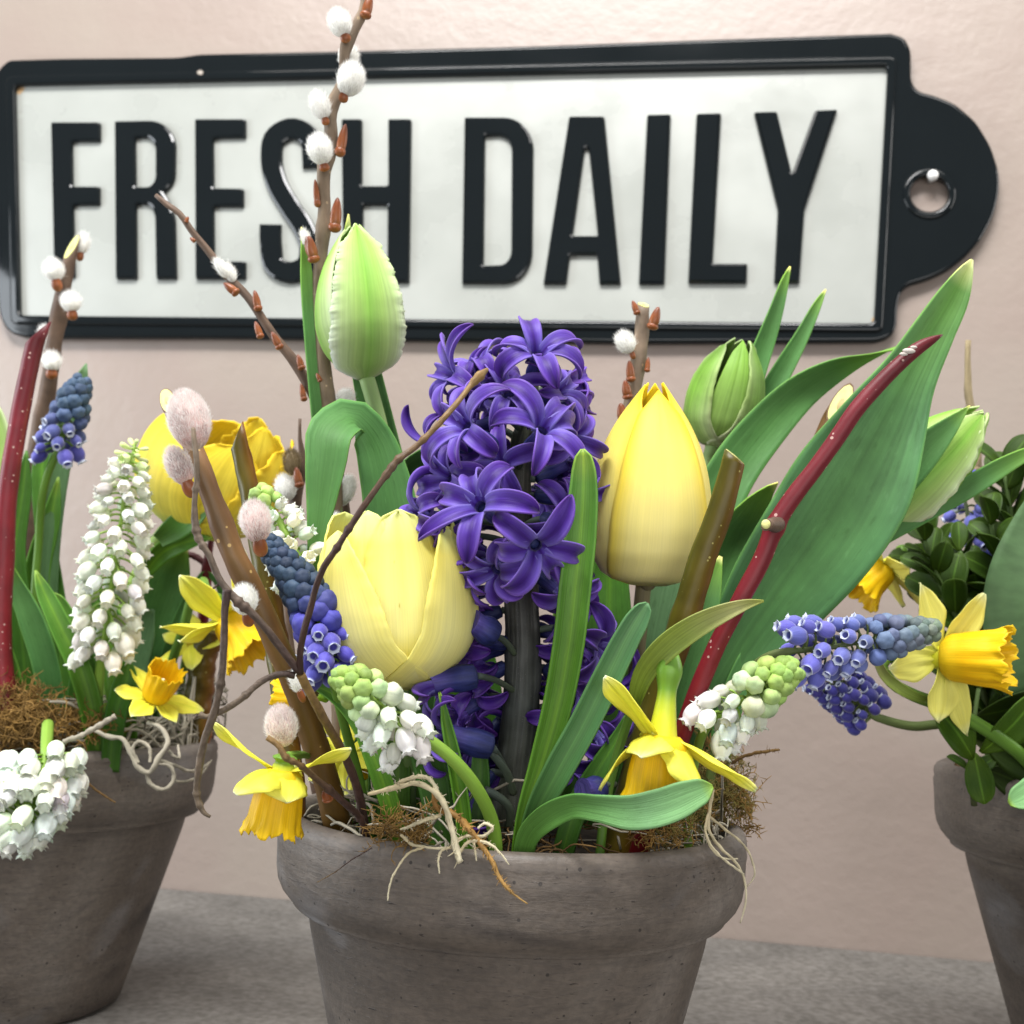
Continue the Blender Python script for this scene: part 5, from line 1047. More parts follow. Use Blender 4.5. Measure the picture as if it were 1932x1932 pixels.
daffodil('daffodil half hidden behind the thick willow branch below the dark blue spike', (585, 1316, .335), SD(-.9, .1, .1), 62,
    [(0, 1.3, .55, -5, -10, 5), (60, 1.5, .6, 10, -10, 10), (120, 1.2, .55, 0, 0, 0), (180, 1.3, .5, 0, 0, 0), (240, 1.3, .55, -5, 0, 0), (300, 1.8, .6, -25, -20, 0)],
    [G(700, .345)+(8,), (690, 1450, .345, 8), (670, 1350, .34, 8), (640, 1316, .337, 8)], tubelen=.4)
t = daffodil('small daffodil mostly hidden at the foot of the thick willow branch', (655, 1420, .33), SD(.1, .7, .7), 56,
    [(0, 1.5, .8, 5, -10, 5), (60, 1.4, .7, 10, -10, 10), (120, 1.2, .7, 0, 0, 0), (180, 1.3, .6, 0, 0, 0), (240, 1.6, .6, -5, 0, 0), (300, 1.5, .7, 0, -20, 0)],
    [G(680, .34)+(7,), (675, 1500, .34, 7), (665, 1440, .335, 7)], tubelen=.3)

# ================================================================== LEFT POT
b = branch('cut willow branch with five white catkins in the left pot beside the letter F', [G(120, .565)+(20,), (60, 1150, .56, 18), (60, 950, .555, 17), (68, 854, .555, 16.5), (80, 790, .555, 15.5), (91, 731, .555, 15), (99, 671, .555, 14), (110, 602, .555, 14), (121, 542, .555, 13), (130, 500, .555, 12), (136, 466, .555, 11)], BARKD, n=80, bump=.04, endn=SD(-.45, -.25, -1), cut=CUT, seed=21, nodes=[(.66, .15, .02), (.78, .15, .02), (.86, .15, .02)])
for p, dr, l_, w_, sc in [((102, 512, .545), (-.2, -1, -.1), 42, 38, ((.2, .8, -.4), 34, 26)), ((155, 462, .56), (.2, -1, 0), 40, 26, ((.1, .8, -.4), 24, 18)), ((134, 572, .545), (-.05, -1, -.1), 38, 38, ((.3, .8, -.4), 26, 26)), ((88, 640, .565), (-.2, -1, 0), 48, 30, None), ((98, 684, .545), (0, -1, -.1), 36, 36, ((-.2, .8, -.4), 26, 28))]:
    catkin(b, p, dr, l_, w_, 'w', sc)
branch('dark red dogwood stem with slanted cut at the far left of the photo', [G(30, .455)+(20,), (2, 1180, .462, 19), (8, 1050, .465, 18.5), (12, 956, .466, 18), (21, 881, .467, 17.5), (36, 791, .468, 17), (52, 710, .469, 16.5), (66, 650, .47, 16), (73, 628, .47, 15)], DOG, name='dogwood_stem', cat='dogwood stem', n=80, bump=.01, endn=SD(-.7, -.75, -.15), seed=22)
t = muscari('small blue grape hyacinth with dusty tip standing beside the left dogwood stem', [(112, 846, .50), (122, 805, .50), (138, 760, .50), (150, 728, .50), (156, 717, .50)], 44, lambda t: 33-14*t, lambda t: 42-20*t-10*t**3, lambda t: tuple(np.array((.085, .075, .42))*(1-min(1, t*1.7))+np.array((.06, .10, .17))*min(1, t*1.7)),
        [G(130, .51)+(8,), (66, 1180, .505, 8), (72, 1039, .505, 7.5), (92, 889, .50, 7.5), (112, 846, .50, 7)], opent=.45, droop=.8, seed=9, stem_mat=STEM_G)
leaf('leaf', [G(110, .52)+(40, 0), (85, 1150, .52, 46, 0), (95, 1000, .52, 42, 0), (115, 860, .52, 42, 5), (140, 760, .52, 36, 10), (155, 710, .52, 22, 10), (163, 686, .52, 2, 0)], G_GREY, t, curl=.6)
muscari('large white grape hyacinth with drooping bells in front of the ruffled yellow tulip', [(196, 1210, .455), (210, 1110, .455), (226, 1000, .455), (240, 900, .455), (252, 850, .455), (256, 838, .455)], 96, lambda t: 36-14*t**2, lambda t: 58+12*math.sin(t*3)-44*t**1.5, lambda t: (.80, .82, .72) if t < .9 else (.62, .72, .35),
        [G(178, .47)+(11,), (185, 1300, .463, 10), (196, 1210, .455, 8)], opent=.95, bell=BELL_WHITE, droop=1.1, stem_mat=STEM_L, seed=10, sterile=True, jit=.2, dens=.6)
muscari('white grape hyacinth hanging head down over the front of the left pot', [(86, 1425, .415), (80, 1455, .41), (70, 1490, .405), (55, 1520, .40), (30, 1545, .40)], 78, lambda t: 47-5*t, lambda t: 90-34*t, lambda t: (.80, .84, .74),
        [G(88, .447)+(10,), (90, 1370, .438, 11), (88, 1400, .425, 11), (86, 1425, .415, 9)], opent=1.1, bell=BELL_WHITE, droop=.4, stem_mat=STEM_L, seed=11, jit=.45, gr=SD(.3, 1, -.1))
# ruffled yellow tulip
t = tulip('ruffled yellow double tulip at the left behind the catkin branch', [G(200, .52)+(17,), (225, 1200, .515, 17), (262, 1090, .51, 17), (310, 1010, .505, 18), (335, 985, .503, 20)],
    (345, 1005, .50), (445, 800, .50), 225,
    [dict(a=180, w=60, ruf=.03, h=1.0), dict(a=120, w=60, ruf=.035, l=.0, h=1.05), dict(a=-120, w=60, ruf=.02, l=.02, h=1.0), dict(a=90, w=50, ruf=.035, l=.08, h=1.08, out=.5), dict(a=-90, w=56, l=.06, h=1.0), dict(a=62, w=44, ruf=.03, l=.10, h=.98, out=.4), dict(a=40, w=50, ruf=.035, l=-.12, h=1.08), dict(a=-50, w=54, l=.12, h=.97, sharp=3), dict(a=10, w=48, ruf=.02, l=.08, h=.86, sharp=3), dict(a=150, w=50, ruf=.05, l=-.2, h=1.12)],
    YEL3, prof=[(0, .15), (.05, .45), (.15, .78), (.3, 1.0), (.5, 1.1), (.7, 1.08), (.85, .98), (1, .8)], stem_mat=STEM_L)
leaf('sepal', [(300, 1020, .485, 30, 0), (340, 990, .48, 50, 0), (375, 962, .475, 40, 0), (400, 945, .475, 3, 0)], G_PALE, t); leaf('sepal', [(270, 1090, .49, 20, 0), (310, 1040, .488, 40, 0), (360, 1020, .485, 30, 0), (400, 1015, .485, 3, 0)], G_STRAP, t)
daffodil('daffodil facing right between the ruffled tulip and the thick willow branch', (428, 1166, .45), SD(.60, .70, -.25), 90,
    [(0, 1.30, .62, -50, 0, 0), (88, 1.35, .60, -34, -6, 20), (-88, 1.35, .58, -44, 4, -15), (180, 1.2, .5, -40, 0, 0), (48, 1.0, .5, 0, 0, 0), (-45, 1., .5, 0, 0, 0)],
    [G(300, .53)+(9,), (318, 1270, .52, 9), (345, 1190, .50, 9), (372, 1110, .485, 9), (385, 1095, .475, 9)], tubelen=.4)
daffodil('small daffodil facing front low at the right rim of the left pot', (290, 1318, .455), SD(.46, -.76, -.34), 70,
    [(0, 1.2, .62, 5, 10, 0), (62, .9, .55, 5, 0, 0), (118, 1.25, .62, 0, 0, 15), (180, 1.15, .55, 0, 0, 0), (238, 1.15, .7, 5, -10, 10), (300, .9, .6, 0, 0, 0)],
    [G(330, .50)+(8,), (325, 1345, .49, 8), (315, 1330, .475, 8)], tubelen=.3, mouth=.48)
daffodil('daffodil seen from behind at the right back of the left pot', (362, 1205, .52), SD(.2, .7, .6), 50,
    [(0, 1.3, .8, 5, 10, 0), (60, 1.3, .7, 0, 0, 0), (120, 1.2, .7, 0, 0, 0), (180, 1.2, .6, 0, 0, 0), (240, 1.3, .7, 0, 0, 0), (300, 1.3, .7, 0, 0, 0)],
    [G(340, .55)+(7,), (345, 1270, .54, 7), (355, 1215, .525, 7)], tubelen=.4)
t = thing('strap_leaves', 'dense clump of upright green leaves at the left of the left pot', 'leaf clump', V3(*G(140, .50)))
for L_ in [
  [G(60, .50)+(30, 0), (40, 1180, .50, 44, 0), (28, 1040, .50, 40, 0), (46, 900, .50, 26, 0), (50, 850, .50, 3, 0)],
  [G(120, .51)+(36, 0), (110, 1180, .52, 40, 0), (85, 1000, .525, 38, 0), (80, 860, .53, 30, 0), (88, 800, .53, 3, 0)],
  [G(100, .485)+(40, 0), (85, 1250, .48, 50, 0), (55, 1160, .478, 46, 0), (25, 1090, .478, 24, 0), (12, 1050, .478, 3, 0)],
  [G(190, .462)+(40, 0), (150, 1260, .458, 44, 0), (108, 1170, .456, 40, 5), (80, 1110, .456, 26, 10), (70, 1085, .456, 10, 10), (67, 1076, .456, 2, 0)],
  [G(240, .48)+(40, 0), (222, 1260, .48, 56, 0), (212, 1180, .485, 48, 0), (200, 1120, .485, 3, 0)],
  [G(178, .465)+(44, 0), (150, 1230, .465, 44, 0), (122, 1160, .47, 36, 0), (100, 1126, .47, 20, 0), (92, 1118, .47, 3, 0)],
  [G(208, .46)+(34, 0), (225, 1320, .46, 42, 0), (240, 1275, .46, 40, 0), (244, 1245, .46, 4, 0)],
  [G(40, .47)+(60, 0), (10, 1280, .47, 60, 0), (-20, 1180, .47, 50, 0), (-50, 1080, .47, 20, 0)],
  [G(140, .50)+(40, 0), (165, 1230, .50, 50, 0), (180, 1150, .50, 40, 0), (186, 1090, .50, 3, 0)],
  [G(70, .52)+(50, 0), (65, 1200, .52, 60, 0), (70, 1080, .52, 50, 0), (100, 960, .52, 30, 0), (110, 900, .52, 3, 0)]]:
    leaf('leaf', L_, rnd.choice([G_STRAP, G_DARK, G_DARK, G_TULIP]), t, curl=.7)
t = thing('tulip_leaves', 'green leaf fan behind the large white grape hyacinth in the left pot', 'leaf clump', V3(*G(260, .52)))
leaf('leaf', [G(250, .525)+(40, 0), (262, 1250, .53, 70, 0), (300, 1150, .53, 80, 0), (330, 1060, .53, 60, 20), (345, 1030, .53, 20, 20)], G_TULIP, t)
leaf('leaf', [G(240, .515)+(50, 0), (250, 1240, .515, 66, 0), (270, 1180, .515, 50, 0), (290, 1150, .515, 4, 0)], G_GREY, t)
leaf('leaf', [G(280, .53)+(30, 0), (300, 1310, .53, 30, 0), (318, 1220, .53, 18, 0), (360, 1120, .53, 14, 0), (390, 1080, .53, 12, 40), (410, 1100, .53, 12, 20), (420, 1150, .53, 10, 0), (420, 1180, .53, 2, 0)], G_TULIP, t)
t = thing('green_tulip', 'pale green tulip edge at the far left behind the red dogwood stem', 'tulip', V3(*G(20, .53)))
mk('petal', leaf_geo([(-20, 1000, .52, 60, 0), (-22, 900, .52, 90, 0), (-20, 820, .52, 80, 0), (-30, 760, .52, 40, 0), (-34, 740, .52, 3, 0)], curl=.9), PARROT, t, solid=.0006)
mk('stem', stem_geo([G(20, .53)+(12,), (-10, 1150, .52, 12), (-20, 1000, .52, 13)]), STEM_T, t)
branch('dark red stem leaning behind the large white grape hyacinth', [G(350, .555)+(12,), (385, 1150, .54, 10), (392, 1060, .53, 9), (400, 1010, .53, 4)], DOG, name='dogwood_stem', cat='dogwood stem', seed=31)
branch('thin dark twig running level behind the ruffled yellow tulip stem', [(270, 1020, .545, 6), (330, 1040, .545, 6), (378, 1056, .545, 6), (394, 1075, .545, 5)], veg('dark_red_twig', [(0, (.05, .008, .01)), (1, (.06, .01, .012))]), name='twig', cat='twig', seed=32)
branch('thin dark red twig low behind the small daffodil of the left pot', [G(395, .555)+(5,), (375, 1238, .545, 5), (340, 1208, .54, 5), (310, 1185, .54, 4)], veg('dark_red_twig2', [(0, (.06, .008, .012)), (1, (.07, .01, .012))]), name='twig', cat='twig', seed=33)
branch('short olive cut stub at the right back of the left pot', [G(370, .52)+(26,), (375, 1320, .52, 26), (385, 1240, .52, 25), (400, 1190, .52, 24)], OLIVE, name='cut_stub', cat='cut stem', seed=34)
branch('olive cut stub with slanted point in front of the ruffled yellow tulip', [G(560, .33)+(22,), (520, 1200, .345, 22), (490, 1020, .352, 21), (472, 930, .355, 20), (458, 870, .356, 18), (448, 822, .356, 15)], OLIVE, name='cut_stub', cat='cut stem', endn=SD(-.9, -.35, -.1), seed=35)

# ================================================================== RIGHT POT
t = daffodil('bright daffodil at the right with its trumpet pointing right, above the right pot', (1778, 1240, .385), SD(.84, -.03, -.53), 118,
    [(20, 1.12, .58, -4, 10, 10), (-38, 1.12, .62, 6, 6, 10), (96, .98, .56, -4, 10, -8), (-98, .8, .5, 0, 0, 0), (174, .88, .58, 0, -5, 15), (-157, 1.25, .46, 0, -8, 20)],
    [G(2010, .42)+(13,), (1932, 1430, .40, 13), (1850, 1370, .395, 13), (1780, 1332, .392, 13), (1720, 1310, .391, 12), (1680, 1285, .39, 11), (1664, 1258, .39, 10)], tubelen=.55, pk=SD(.42, -.05, -.9), pm=DAFP2, mouth=.50, base_r=.36,
    spathe=[(1748, 1322, .388, 14, 0), (1700, 1300, .386, 24, 0), (1664, 1266, .386, 20, 0), (1655, 1232, .386, 10, 0), (1662, 1222, .386, 2, 0)])
daffodil('daffodil behind the boxwood with its orange trumpet pointing down left', (1672, 1070, .47), SD(-.72, .62, -.1), 74,
    [(0, 1.2, .7, 0, 0, 0), (60, 1.2, .7, 0, 0, 0), (120, 1.3, .6, 0, 0, 0), (180, 1.2, .6, 0, 0, 0), (240, 1.3, .7, 0, 10, 0), (300, 1.3, .7, 0, 10, 0)],
    [G(1900, .47)+(9,), (1850, 1200, .47, 9), (1790, 1080, .47, 9), (1740, 1030, .47, 9)], tubelen=.5, pm=DAFP2, mouth=.62)
muscari('dark blue grape hyacinth hanging below the level blue one, its stem from the right pot', [(1645, 1350, .42), (1620, 1325, .42), (1590, 1300, .42), (1560, 1270, .42)], 60, lambda t: 28-2*t, lambda t: 54-8*t, lambda t: (.045, .04, .26),
        [G(1880, .43)+(9,), (1850, 1400, .43, 9), (1790, 1368, .425, 9), (1720, 1370, .422, 9), (1645, 1350, .42, 8)], opent=1.1, droop=.3, seed=14, stem_mat=STEM_D, jit=.5)
muscari('loose blue grape hyacinth glimpsed between the boxwood leaves', [(1830, 1050, .49), (1828, 990, .49), (1818, 930, .49), (1812, 900, .49)], 24, lambda t: 32-8*t, lambda t: 40-10*t, lambda t: (.10, .11, .42),
        [G(1900, .49)+(6,), (1860, 1200, .49, 6), (1830, 1050, .49, 5)], opent=.8, droop=.9, seed=15, stem_mat=STEM_D)
b = branch('thin pale twig standing beside the round end of the sign above the right pot', [G(1900, .50)+(8,), (1855, 1000, .50, 7), (1845, 880, .50, 7), (1838, 800, .50, 6), (1828, 750, .50, 7), (1826, 700, .50, 6), (1827, 642, .50, 5)], TWIGG, name='twig', cat='twig', n=60, bump=.06, seed=41, nodes=[(.83, .3, .02)])
bud(b, (1846, 868, .497), (.15, -1, 0), 50, 16, TWIGG)
t = thing('tulip_leaf', 'broad grey green tulip leaf cut off by the right side of the photo', 'leaf', V3(*G(2050, .42)))
leaf('blade', [G(2050, .42)+(60, 0), (2000, 1350, .41, 130, 0), (1960, 1240, .405, 176, 0), (1945, 1130, .405, 170, 0), (1970, 1010, .41, 130, 0), (2010, 900, .41, 60, 0), (2030, 850, .41, 3, 0)], veg('grey_leaf', [(0, (.07, .14, .05)), (1, (.09, .17, .07))], streak=.3, su=3, sv=30, rough=.55, bump=.3), t, curl=.4)
t = thing('pale_leaf', 'pale green leaf tip leaning over the rim of the right pot', 'leaf', V3(*G(2010, .40)))
leaf('blade', [G(2010, .40)+(50, 0), (1975, 1482, .37, 60, 0), (1935, 1500, .365, 52, 0), (1913, 1512, .364, 34, 0), (1904, 1517, .364, 8, 0)], G_PALE, t, curl=.5)
# boxwood sprigs
def box_leaf_mesh():
    n, nu = 12, 9; s = np.linspace(0, 1, n); C = np.stack([0*s, s, .10*np.sin(s*2.5)-.05*s], 1); T = tangents(C); S = np.tile([1., 0, 0], (n, 1)); N = np.cross(S, T)
    W = .56*ctl(s, [(0, .10), (.12, .45), (.35, .9), (.6, 1.0), (.8, .86), (.93, .5), (1, .08)])
    V, F, uv = sheet(C, S, N, W, .5, nu)
    V2 = V+np.array([0, 0, -.02]); k = len(V); F2 = F+[[a+k for a in f[::-1]] for f in F]
    # rim
    rim = [i*nu for i in range(n)]+[(n-1)*nu+j for j in range(1, nu)]+[i*nu+nu-1 for i in range(n-2, -1, -1)]+[j for j in range(nu-2, 0, -1)]
    for i in range(len(rim)): a, b_ = rim[i], rim[(i+1) % len(rim)]; F2.append([a, b_, b_+k, a+k])
    return mesh_of('leaf', np.concatenate([V, V2]), F2, np.concatenate([uv, uv]), BOXL)
BOXM = box_leaf_mesh()
def leafmat(p, d, nrm, s):
    y = nz(d); x = nz(np.cross(y, nrm)); z = np.cross(x, y); m = Matrix.Identity(4)
    for i in range(3): m[i][0] = x[i]*s; m[i][1] = y[i]*s; m[i][2] = z[i]*s; m[i][3] = p[i]
    return m
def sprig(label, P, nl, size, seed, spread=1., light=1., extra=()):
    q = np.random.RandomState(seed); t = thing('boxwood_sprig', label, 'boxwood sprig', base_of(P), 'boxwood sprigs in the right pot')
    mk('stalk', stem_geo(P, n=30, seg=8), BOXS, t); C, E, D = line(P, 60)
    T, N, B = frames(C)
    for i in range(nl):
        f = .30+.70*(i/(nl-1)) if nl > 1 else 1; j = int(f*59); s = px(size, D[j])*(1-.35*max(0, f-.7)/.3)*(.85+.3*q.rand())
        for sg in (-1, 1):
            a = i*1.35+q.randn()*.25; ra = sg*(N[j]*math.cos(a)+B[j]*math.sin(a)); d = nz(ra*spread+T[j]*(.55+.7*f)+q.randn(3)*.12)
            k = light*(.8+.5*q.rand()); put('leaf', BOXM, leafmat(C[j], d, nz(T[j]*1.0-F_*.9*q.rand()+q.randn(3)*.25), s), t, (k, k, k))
    for (x, y, d, dx, dy, dz, sz, kk) in extra:
        put('leaf', BOXM, leafmat(V3(x, y, d), SD(dx, dy, dz), nz(-F_+SD(-dy*.3, dx*.3)*.4), px(sz, d)), t, (kk, kk, kk*.9))
    return t
sprig('boxwood sprig at the left of the right pot, tip against the orange trumpet', [G(1880, .43)+(6,), (1860, 1330, .43, 6), (1820, 1200, .435, 6), (1770, 1090, .44, 5), (1745, 1020, .44, 4)], 14, 92, 51)
sprig('boxwood sprig in the middle behind the right daffodil', [G(1930, .44)+(6,), (1900, 1300, .445, 6), (1860, 1180, .45, 6), (1830, 1080, .45, 5), (1810, 1040, .45, 4)], 15, 98, 52)
sprig('tall boxwood sprig at the right edge under the long green leaf', [G(1980, .45)+(7,), (1950, 1250, .45, 7), (1930, 1080, .455, 6), (1905, 960, .455, 5), (1895, 890, .455, 4)], 15, 118, 53)
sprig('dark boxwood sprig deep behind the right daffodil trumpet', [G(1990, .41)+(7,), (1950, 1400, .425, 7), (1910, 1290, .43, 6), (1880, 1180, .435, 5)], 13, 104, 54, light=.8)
sprig('leafy boxwood sprig behind the level blue grape hyacinth tip', [G(1900, .46)+(6,), (1850, 1260, .46, 6), (1790, 1120, .465, 6), (1740, 1010, .465, 5), (1725, 960, .465, 4)], 13, 96, 56)
sprig('boxwood sprig half behind the broad grey green leaf at the right edge', [G(2010, .43)+(6,), (1975, 1300, .435, 6), (1925, 1180, .44, 6), (1885, 1060, .44, 5), (1870, 990, .44, 4)], 13, 108, 57)
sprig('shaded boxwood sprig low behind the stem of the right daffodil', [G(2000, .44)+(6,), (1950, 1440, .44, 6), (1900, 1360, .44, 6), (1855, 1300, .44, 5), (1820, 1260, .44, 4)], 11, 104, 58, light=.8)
sprig('low boxwood sprig at the rim of the right pot with pale midribs', [(1838, 1520, .405, 6), (1832, 1440, .405, 6), (1836, 1380, .405, 5), (1846, 1300, .41, 4)], 2, 60, 55,
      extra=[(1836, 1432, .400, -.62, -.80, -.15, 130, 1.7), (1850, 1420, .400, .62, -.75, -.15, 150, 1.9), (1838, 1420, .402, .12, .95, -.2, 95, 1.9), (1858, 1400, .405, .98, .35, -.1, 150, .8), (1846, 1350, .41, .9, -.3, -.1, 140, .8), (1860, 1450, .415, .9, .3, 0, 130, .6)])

# ================================================================== moss, roots
def wiggle(c, r, n, L, seed, flatz=.4):
    q = np.random.RandomState(seed); d = nz(q.randn(3)*[1, 1, flatz]); p = np.array(c); out = [p.copy()]
    for i in range(n-1):
        d = nz(d+q.randn(3)*[.55, .55, .55*flatz]); p = p+d*L/n; out.append(p.copy())
    return np.array(out)
def moss(label, ctr, z, R, regions, count, L, rad, m, seed, name='moss', lift=.004, seg=4, edge_pull=True):
    """curly fibres over the soil; regions: (angle0, angle1, r0, r1) in degrees with 0 = right, 270 = towards the viewer"""
    q = np.random.RandomState(seed); g = Geo()
    for i in range(count):
        a0, a1, r0, r1 = regions[q.randint(len(regions))]; a = math.radians(a0+(a1-a0)*q.rand()); r = R*(r0+(r1-r0)*q.rand()**.7)
        c = ctr+R0*math.cos(a)*r+np.array([0, 1., 0])*math.sin(a)*r; c = np.array([c[0], c[1], z+q.rand()*lift])
        W = wiggle(c, 0, 12, L*(.5+q.rand()), seed*1000+i)
        W[:, 2] = np.maximum(W[:, 2], z-.001+.001*q.rand())
        W[:, 2] = np.minimum(W[:, 2], z+lift*2.2)
        rr = np.linalg.norm(W[:, :2]-ctr[:2], axis=1); k = np.minimum(1, R*1.02/np.maximum(rr, 1e-9)); W[:, :2] = ctr[:2]+(W[:, :2]-ctr[:2])*k[:, None]
        g.add(*tube(spline(W, 18), rad*(.6+.8*q.rand())*np.concatenate([np.ones(14), np.linspace(1, .3, 4)]), seg, cap=False))
    o = mk(name, g, m); o['kind'] = 'stuff'; o['label'] = label; o['category'] = 'moss'; return o
def fuzz(label, pts, count, L, rad, m, seed, sp):
    """feathery clumps: short branching fibres round the given points"""
    q = np.random.RandomState(seed); g = Geo()
    for i in range(count):
        p = pts[q.randint(len(pts))]; c = V3(*p[:3])+q.randn(3)*[sp[0], sp[0], sp[1]]
        W = wiggle(c, 0, 6, L*(.4+q.rand()), seed*999+i, .9); g.add(*tube(W, rad*np.linspace(1, .4, 6), 3, cap=False))
        for k in (2, 3, 4):
            g.add(*tube(np.array([W[k], W[k]+nz(q.randn(3))*L*.25]), [rad*.7, rad*.3], 3, cap=False))
    o = mk('moss', g, m); o['kind'] = 'stuff'; o['label'] = label; o['category'] = 'moss'; return o
RM, RL, RR = .0700*.90, .083*.90, .083*.90
moss('golden brown moss covering the soil of the middle pot', CM, CM[2]-.008, RM, [(0, 360, 0, 1)], 420, .020, .00028, MOSSB, 61, lift=.004)
moss('pale curly roots and spanish moss inside the middle pot', CM, CM[2]-.006, RM, [(190, 262, .45, 1), (-50, 60, .6, 1)], 170, .034, .00034, SPAN, 62, lift=.009)
fuzz('feathery golden moss at the right rim of the middle pot', [(1335, 1470, .345), (1370, 1500, .345), (1390, 1530, .348), (1350, 1440, .35), (1310, 1520, .325), (1270, 1565, .31), (1385, 1475, .352), (1220, 1580, .305), (1330, 1400, .36), (1395, 1560, .350)], 300, .009, .00022, MOSSG, 63, (.0026, .0022))
fuzz('fine green gold moss threads at the right inside of the middle pot', [(1330, 1480, .340), (1360, 1500, .343), (1300, 1530, .322), (1385, 1510, .348), (1260, 1560, .309), (1375, 1450, .352)], 500, .007, .00018, veg('green_gold_moss', [(0, (.13, .11, .02)), (1, (.26, .20, .06))], blotch=.5, bscale=200, rough=.8), 81, (.0030, .0026))
fuzz('feathery ginger moss on the front left rim of the middle pot', [(735, 1560, .292), (760, 1575, .290), (785, 1572, .288), (720, 1575, .294), (800, 1545, .288)], 130, .008, .0002, MOSSG, 64, (.0018, .0013))
moss('brown moss covering the soil of the left pot', CL, CL[2]-.006, RL, [(0, 360, 0, 1)], 360, .028, .0004, MOSSB, 65, lift=.006)
moss('grey spanish moss tangled along the rim of the left pot', CL, CL[2]-.003, RL*1.02, [(255, 345, .70, 1.05), (-40, 20, .7, 1.0)], 230, .055, .00055, SPAN, 66, lift=.010)
fuzz('ginger moss mound at the left front of the left pot', [(10, 1310, .46), (40, 1330, .46), (70, 1350, .455), (30, 1370, .45), (100, 1370, .455), (0, 1390, .447), (-20, 1340, .455), (60, 1390, .447), (150, 1350, .47), (170, 1370, .462)], 900, .012, .00034, MOSSG, 67, (.0048, .0030))
moss('dark moss covering the soil of the right pot', CR, CR[2]-.009, RR, [(0, 360, 0, 1)], 160, .03, .0004, MOSSB, 68)
moss('grey strands at the right back of the left pot', CL+np.array([.066, .02, .02]), CL[2]+.002, .016, [(0, 360, 0, 1)], 60, .05, .00045, SPAN, 69, lift=.022)
def strand(name, label, Ps, m, fz=0, cat='root', seed=0):
    t = thing(name, label, cat, base_of(Ps[0])); q = np.random.RandomState(seed)
    for P in Ps:
        C, E, D = line(P, 46); r = px(E[:, 0], D)
        C = C+np.cumsum(q.randn(*C.shape), 0)*px(.35, D)[:, None]*.6
        mk('strand', tube(C, r, 7, bump=.16, seed=seed+3), m, t)
        if fz:
            g = Geo()
            for i in range(int(fz)):
                j = q.randint(2, 44); c = C[j]+0; dd = nz(nz(C[j]-C[j-1])*.6+q.randn(3)); Lh = r[j]*(1.2+2.2*q.rand())
                g.add(*tube(np.array([c, c+dd*Lh*.6, c+dd*Lh+q.randn(3)*r[j]*.4]), [r[j]*.28, r[j]*.22, r[j]*.08], 3, cap=False))
            mk('fibres', g, m, t, kind='stuff')
    return t
strand('root_strand', 'white hairy root arching out of the middle pot and down over its front rim', [
    [(695, 1498, .286, 3), (740, 1488, .283, 5), (790, 1478, .281, 5), (825, 1500, .280, 6), (850, 1560, .280, 6), (862, 1610, .279, 7), (868, 1628, .278, 6)],
    [(742, 1486, .283, 3.5), (775, 1468, .282, 4), (810, 1470, .281, 4), (825, 1500, .280, 4)],
    [(832, 1538, .281, 4), (800, 1548, .281, 3.5), (775, 1556, .282, 3), (757, 1562, .283, 1.5)],
    [(868, 1608, .279, 3.2), (890, 1586, .279, 3.2), (920, 1590, .2785, 3), (960, 1630, .2775, 1)],
    [(850, 1598, .2800, 3), (880, 1578, .2795, 3), (915, 1576, .279, 3), (928, 1560, .279, 3), (915, 1552, .279, 2.8), (902, 1562, .279, 2.2)],
    [(862, 1600, .280, 2.5), (835, 1605, .280, 2.5), (828, 1650, .278, 1.2)], [(895, 1590, .2785, 2.4), (900, 1625, .278, 1.2)]], ROOT, fz=70, seed=71)
strand('root_strand', 'thin pale root curling down the front of the middle pot rim', [[(800, 1598, .281, 2.4), (775, 1608, .279, 2.2), (750, 1640, .277, 2), (736, 1672, .2765, 1.8), (733, 1700, .2762, 1.2)], [(757, 1575, .283, 3), (775, 1592, .281, 3), (800, 1598, .281, 2.6), (845, 1600, .280, 2.2)]], ROOT, seed=72)
strand('moss_frond', 'ginger feathery frond hanging over the front rim of the middle pot', [[(818, 1492, .283, 4), (826, 1525, .282, 6), (850, 1532, .281, 6), (880, 1560, .280, 6.5), (905, 1590, .279, 6), (925, 1622, .2775, 4.5), (940, 1655, .276, 4), (962, 1680, .2755, 2.5), (993, 1703, .275, 1.2)]], veg('ginger_frond', [(0, (.34, .17, .04)), (1, (.36, .22, .07))], blotch=.4, bscale=300), fz=170, cat='moss frond', seed=73)
strand('root_strand', 'bundle of long pale strands trailing over the right rim of the middle pot', [
    [(1345, 1490, .305, 3.5), (1338, 1530, .302, 3.5), (1336, 1560, .301, 3.5), (1360, 1600, .303, 3), (1385, 1625, .306, 2.6), (1402, 1655, .31, 2.4), (1406, 1700, .31, 2), (1395, 1742, .31, 1.2)],
    [(1340, 1530, .302, 3), (1330, 1565, .3, 2.6), (1345, 1600, .300, 2.4), (1375, 1630, .303, 2.2), (1402, 1650, .308, 1.8)],
    [(1338, 1540, .302, 2.6), (1365, 1562, .306, 2.6), (1400, 1590, .314, 2.2), (1420, 1625, .318, 2), (1424, 1650, .318, 1.6), (1410, 1672, .318, 1)],
    [(1330, 1560, .3, 2), (1335, 1590, .3, 2), (1360, 1618, .302, 1.8), (1390, 1622, .308, 1.2)]], ROOT, seed=74)
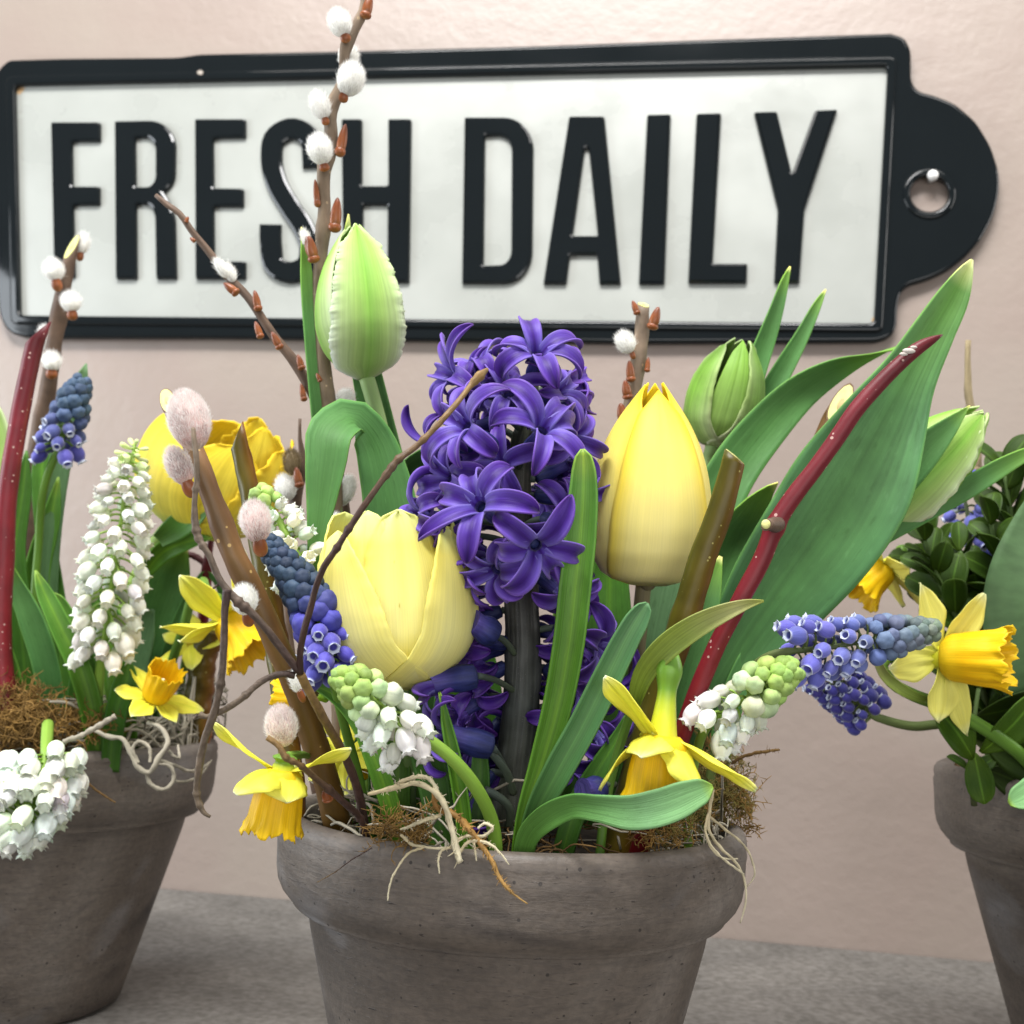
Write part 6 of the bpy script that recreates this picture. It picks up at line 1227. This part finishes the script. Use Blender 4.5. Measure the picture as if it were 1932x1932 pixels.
strand('moss_frond', 'dry brown moss sprig sticking out right of the middle pot', [[(1380, 1440, .34, 3), (1410, 1425, .338, 3), (1445, 1418, .336, 3), (1470, 1415, .336, 2)]], MOSSB, fz=60, cat='moss frond', seed=75)
strand('moss_frond', 'small brown moss tuft hanging from the right rim of the middle pot', [[(1385, 1500, .345, 4), (1405, 1520, .345, 4), (1415, 1545, .345, 2)], [(1390, 1480, .345, 4), (1410, 1500, .345, 3), (1420, 1530, .345, 1.5)]], MOSSG, fz=60, cat='moss frond', seed=76)
strand('moss_strand', 'long looping grey strand hanging over the rim of the left pot', [
    [(175, 1375, .445, 4), (205, 1390, .440, 4.5), (230, 1392, .438, 4.5), (248, 1420, .436, 5), (262, 1448, .435, 5), (280, 1458, .435, 5), (300, 1430, .436, 5), (318, 1400, .438, 4.5), (305, 1375, .442, 4), (280, 1365, .45, 4)],
    [(276, 1455, .435, 4), (285, 1480, .435, 4), (310, 1490, .436, 4), (328, 1470, .438, 4), (325, 1448, .438, 3.6), (300, 1440, .436, 3)],
    [(300, 1432, .436, 3.5), (330, 1445, .44, 3.4), (370, 1455, .455, 3), (395, 1440, .47, 2.5)], [(262, 1440, .435, 4), (250, 1415, .436, 4), (262, 1400, .437, 3.6), (280, 1412, .437, 3.5), (282, 1440, .436, 3)],
    [(318, 1415, .438, 3), (335, 1430, .44, 3), (335, 1405, .444, 2)], [(330, 1475, .439, 3), (365, 1470, .455, 2.6), (398, 1435, .475, 2)]], SPAN, fz=0, cat='moss strand', seed=77)
strand('moss_strand', 'straight pale grey stalk lying over the white bells of the left pot', [[(120, 1400, .41, 5), (160, 1385, .41, 5), (190, 1368, .41, 5.5), (218, 1352, .412, 5)]], SPAN, cat='moss strand', seed=78)
strand('moss_strand', 'fine brown hair stuck to the left pot under the white bells', [[(160, 1470, .437, 2), (185, 1495, .4375, 2), (215, 1516, .438, 1.5)]], MOSSB, cat='moss strand', seed=79)
strand('moss_strand', 'fine dark hair stuck to the front left of the middle pot rim', [[(702, 1600, .288, 1.1), (660, 1625, .288, 1.1), (625, 1650, .291, 1), (598, 1665, .294, .8)]], VINE, cat='moss strand', seed=80)
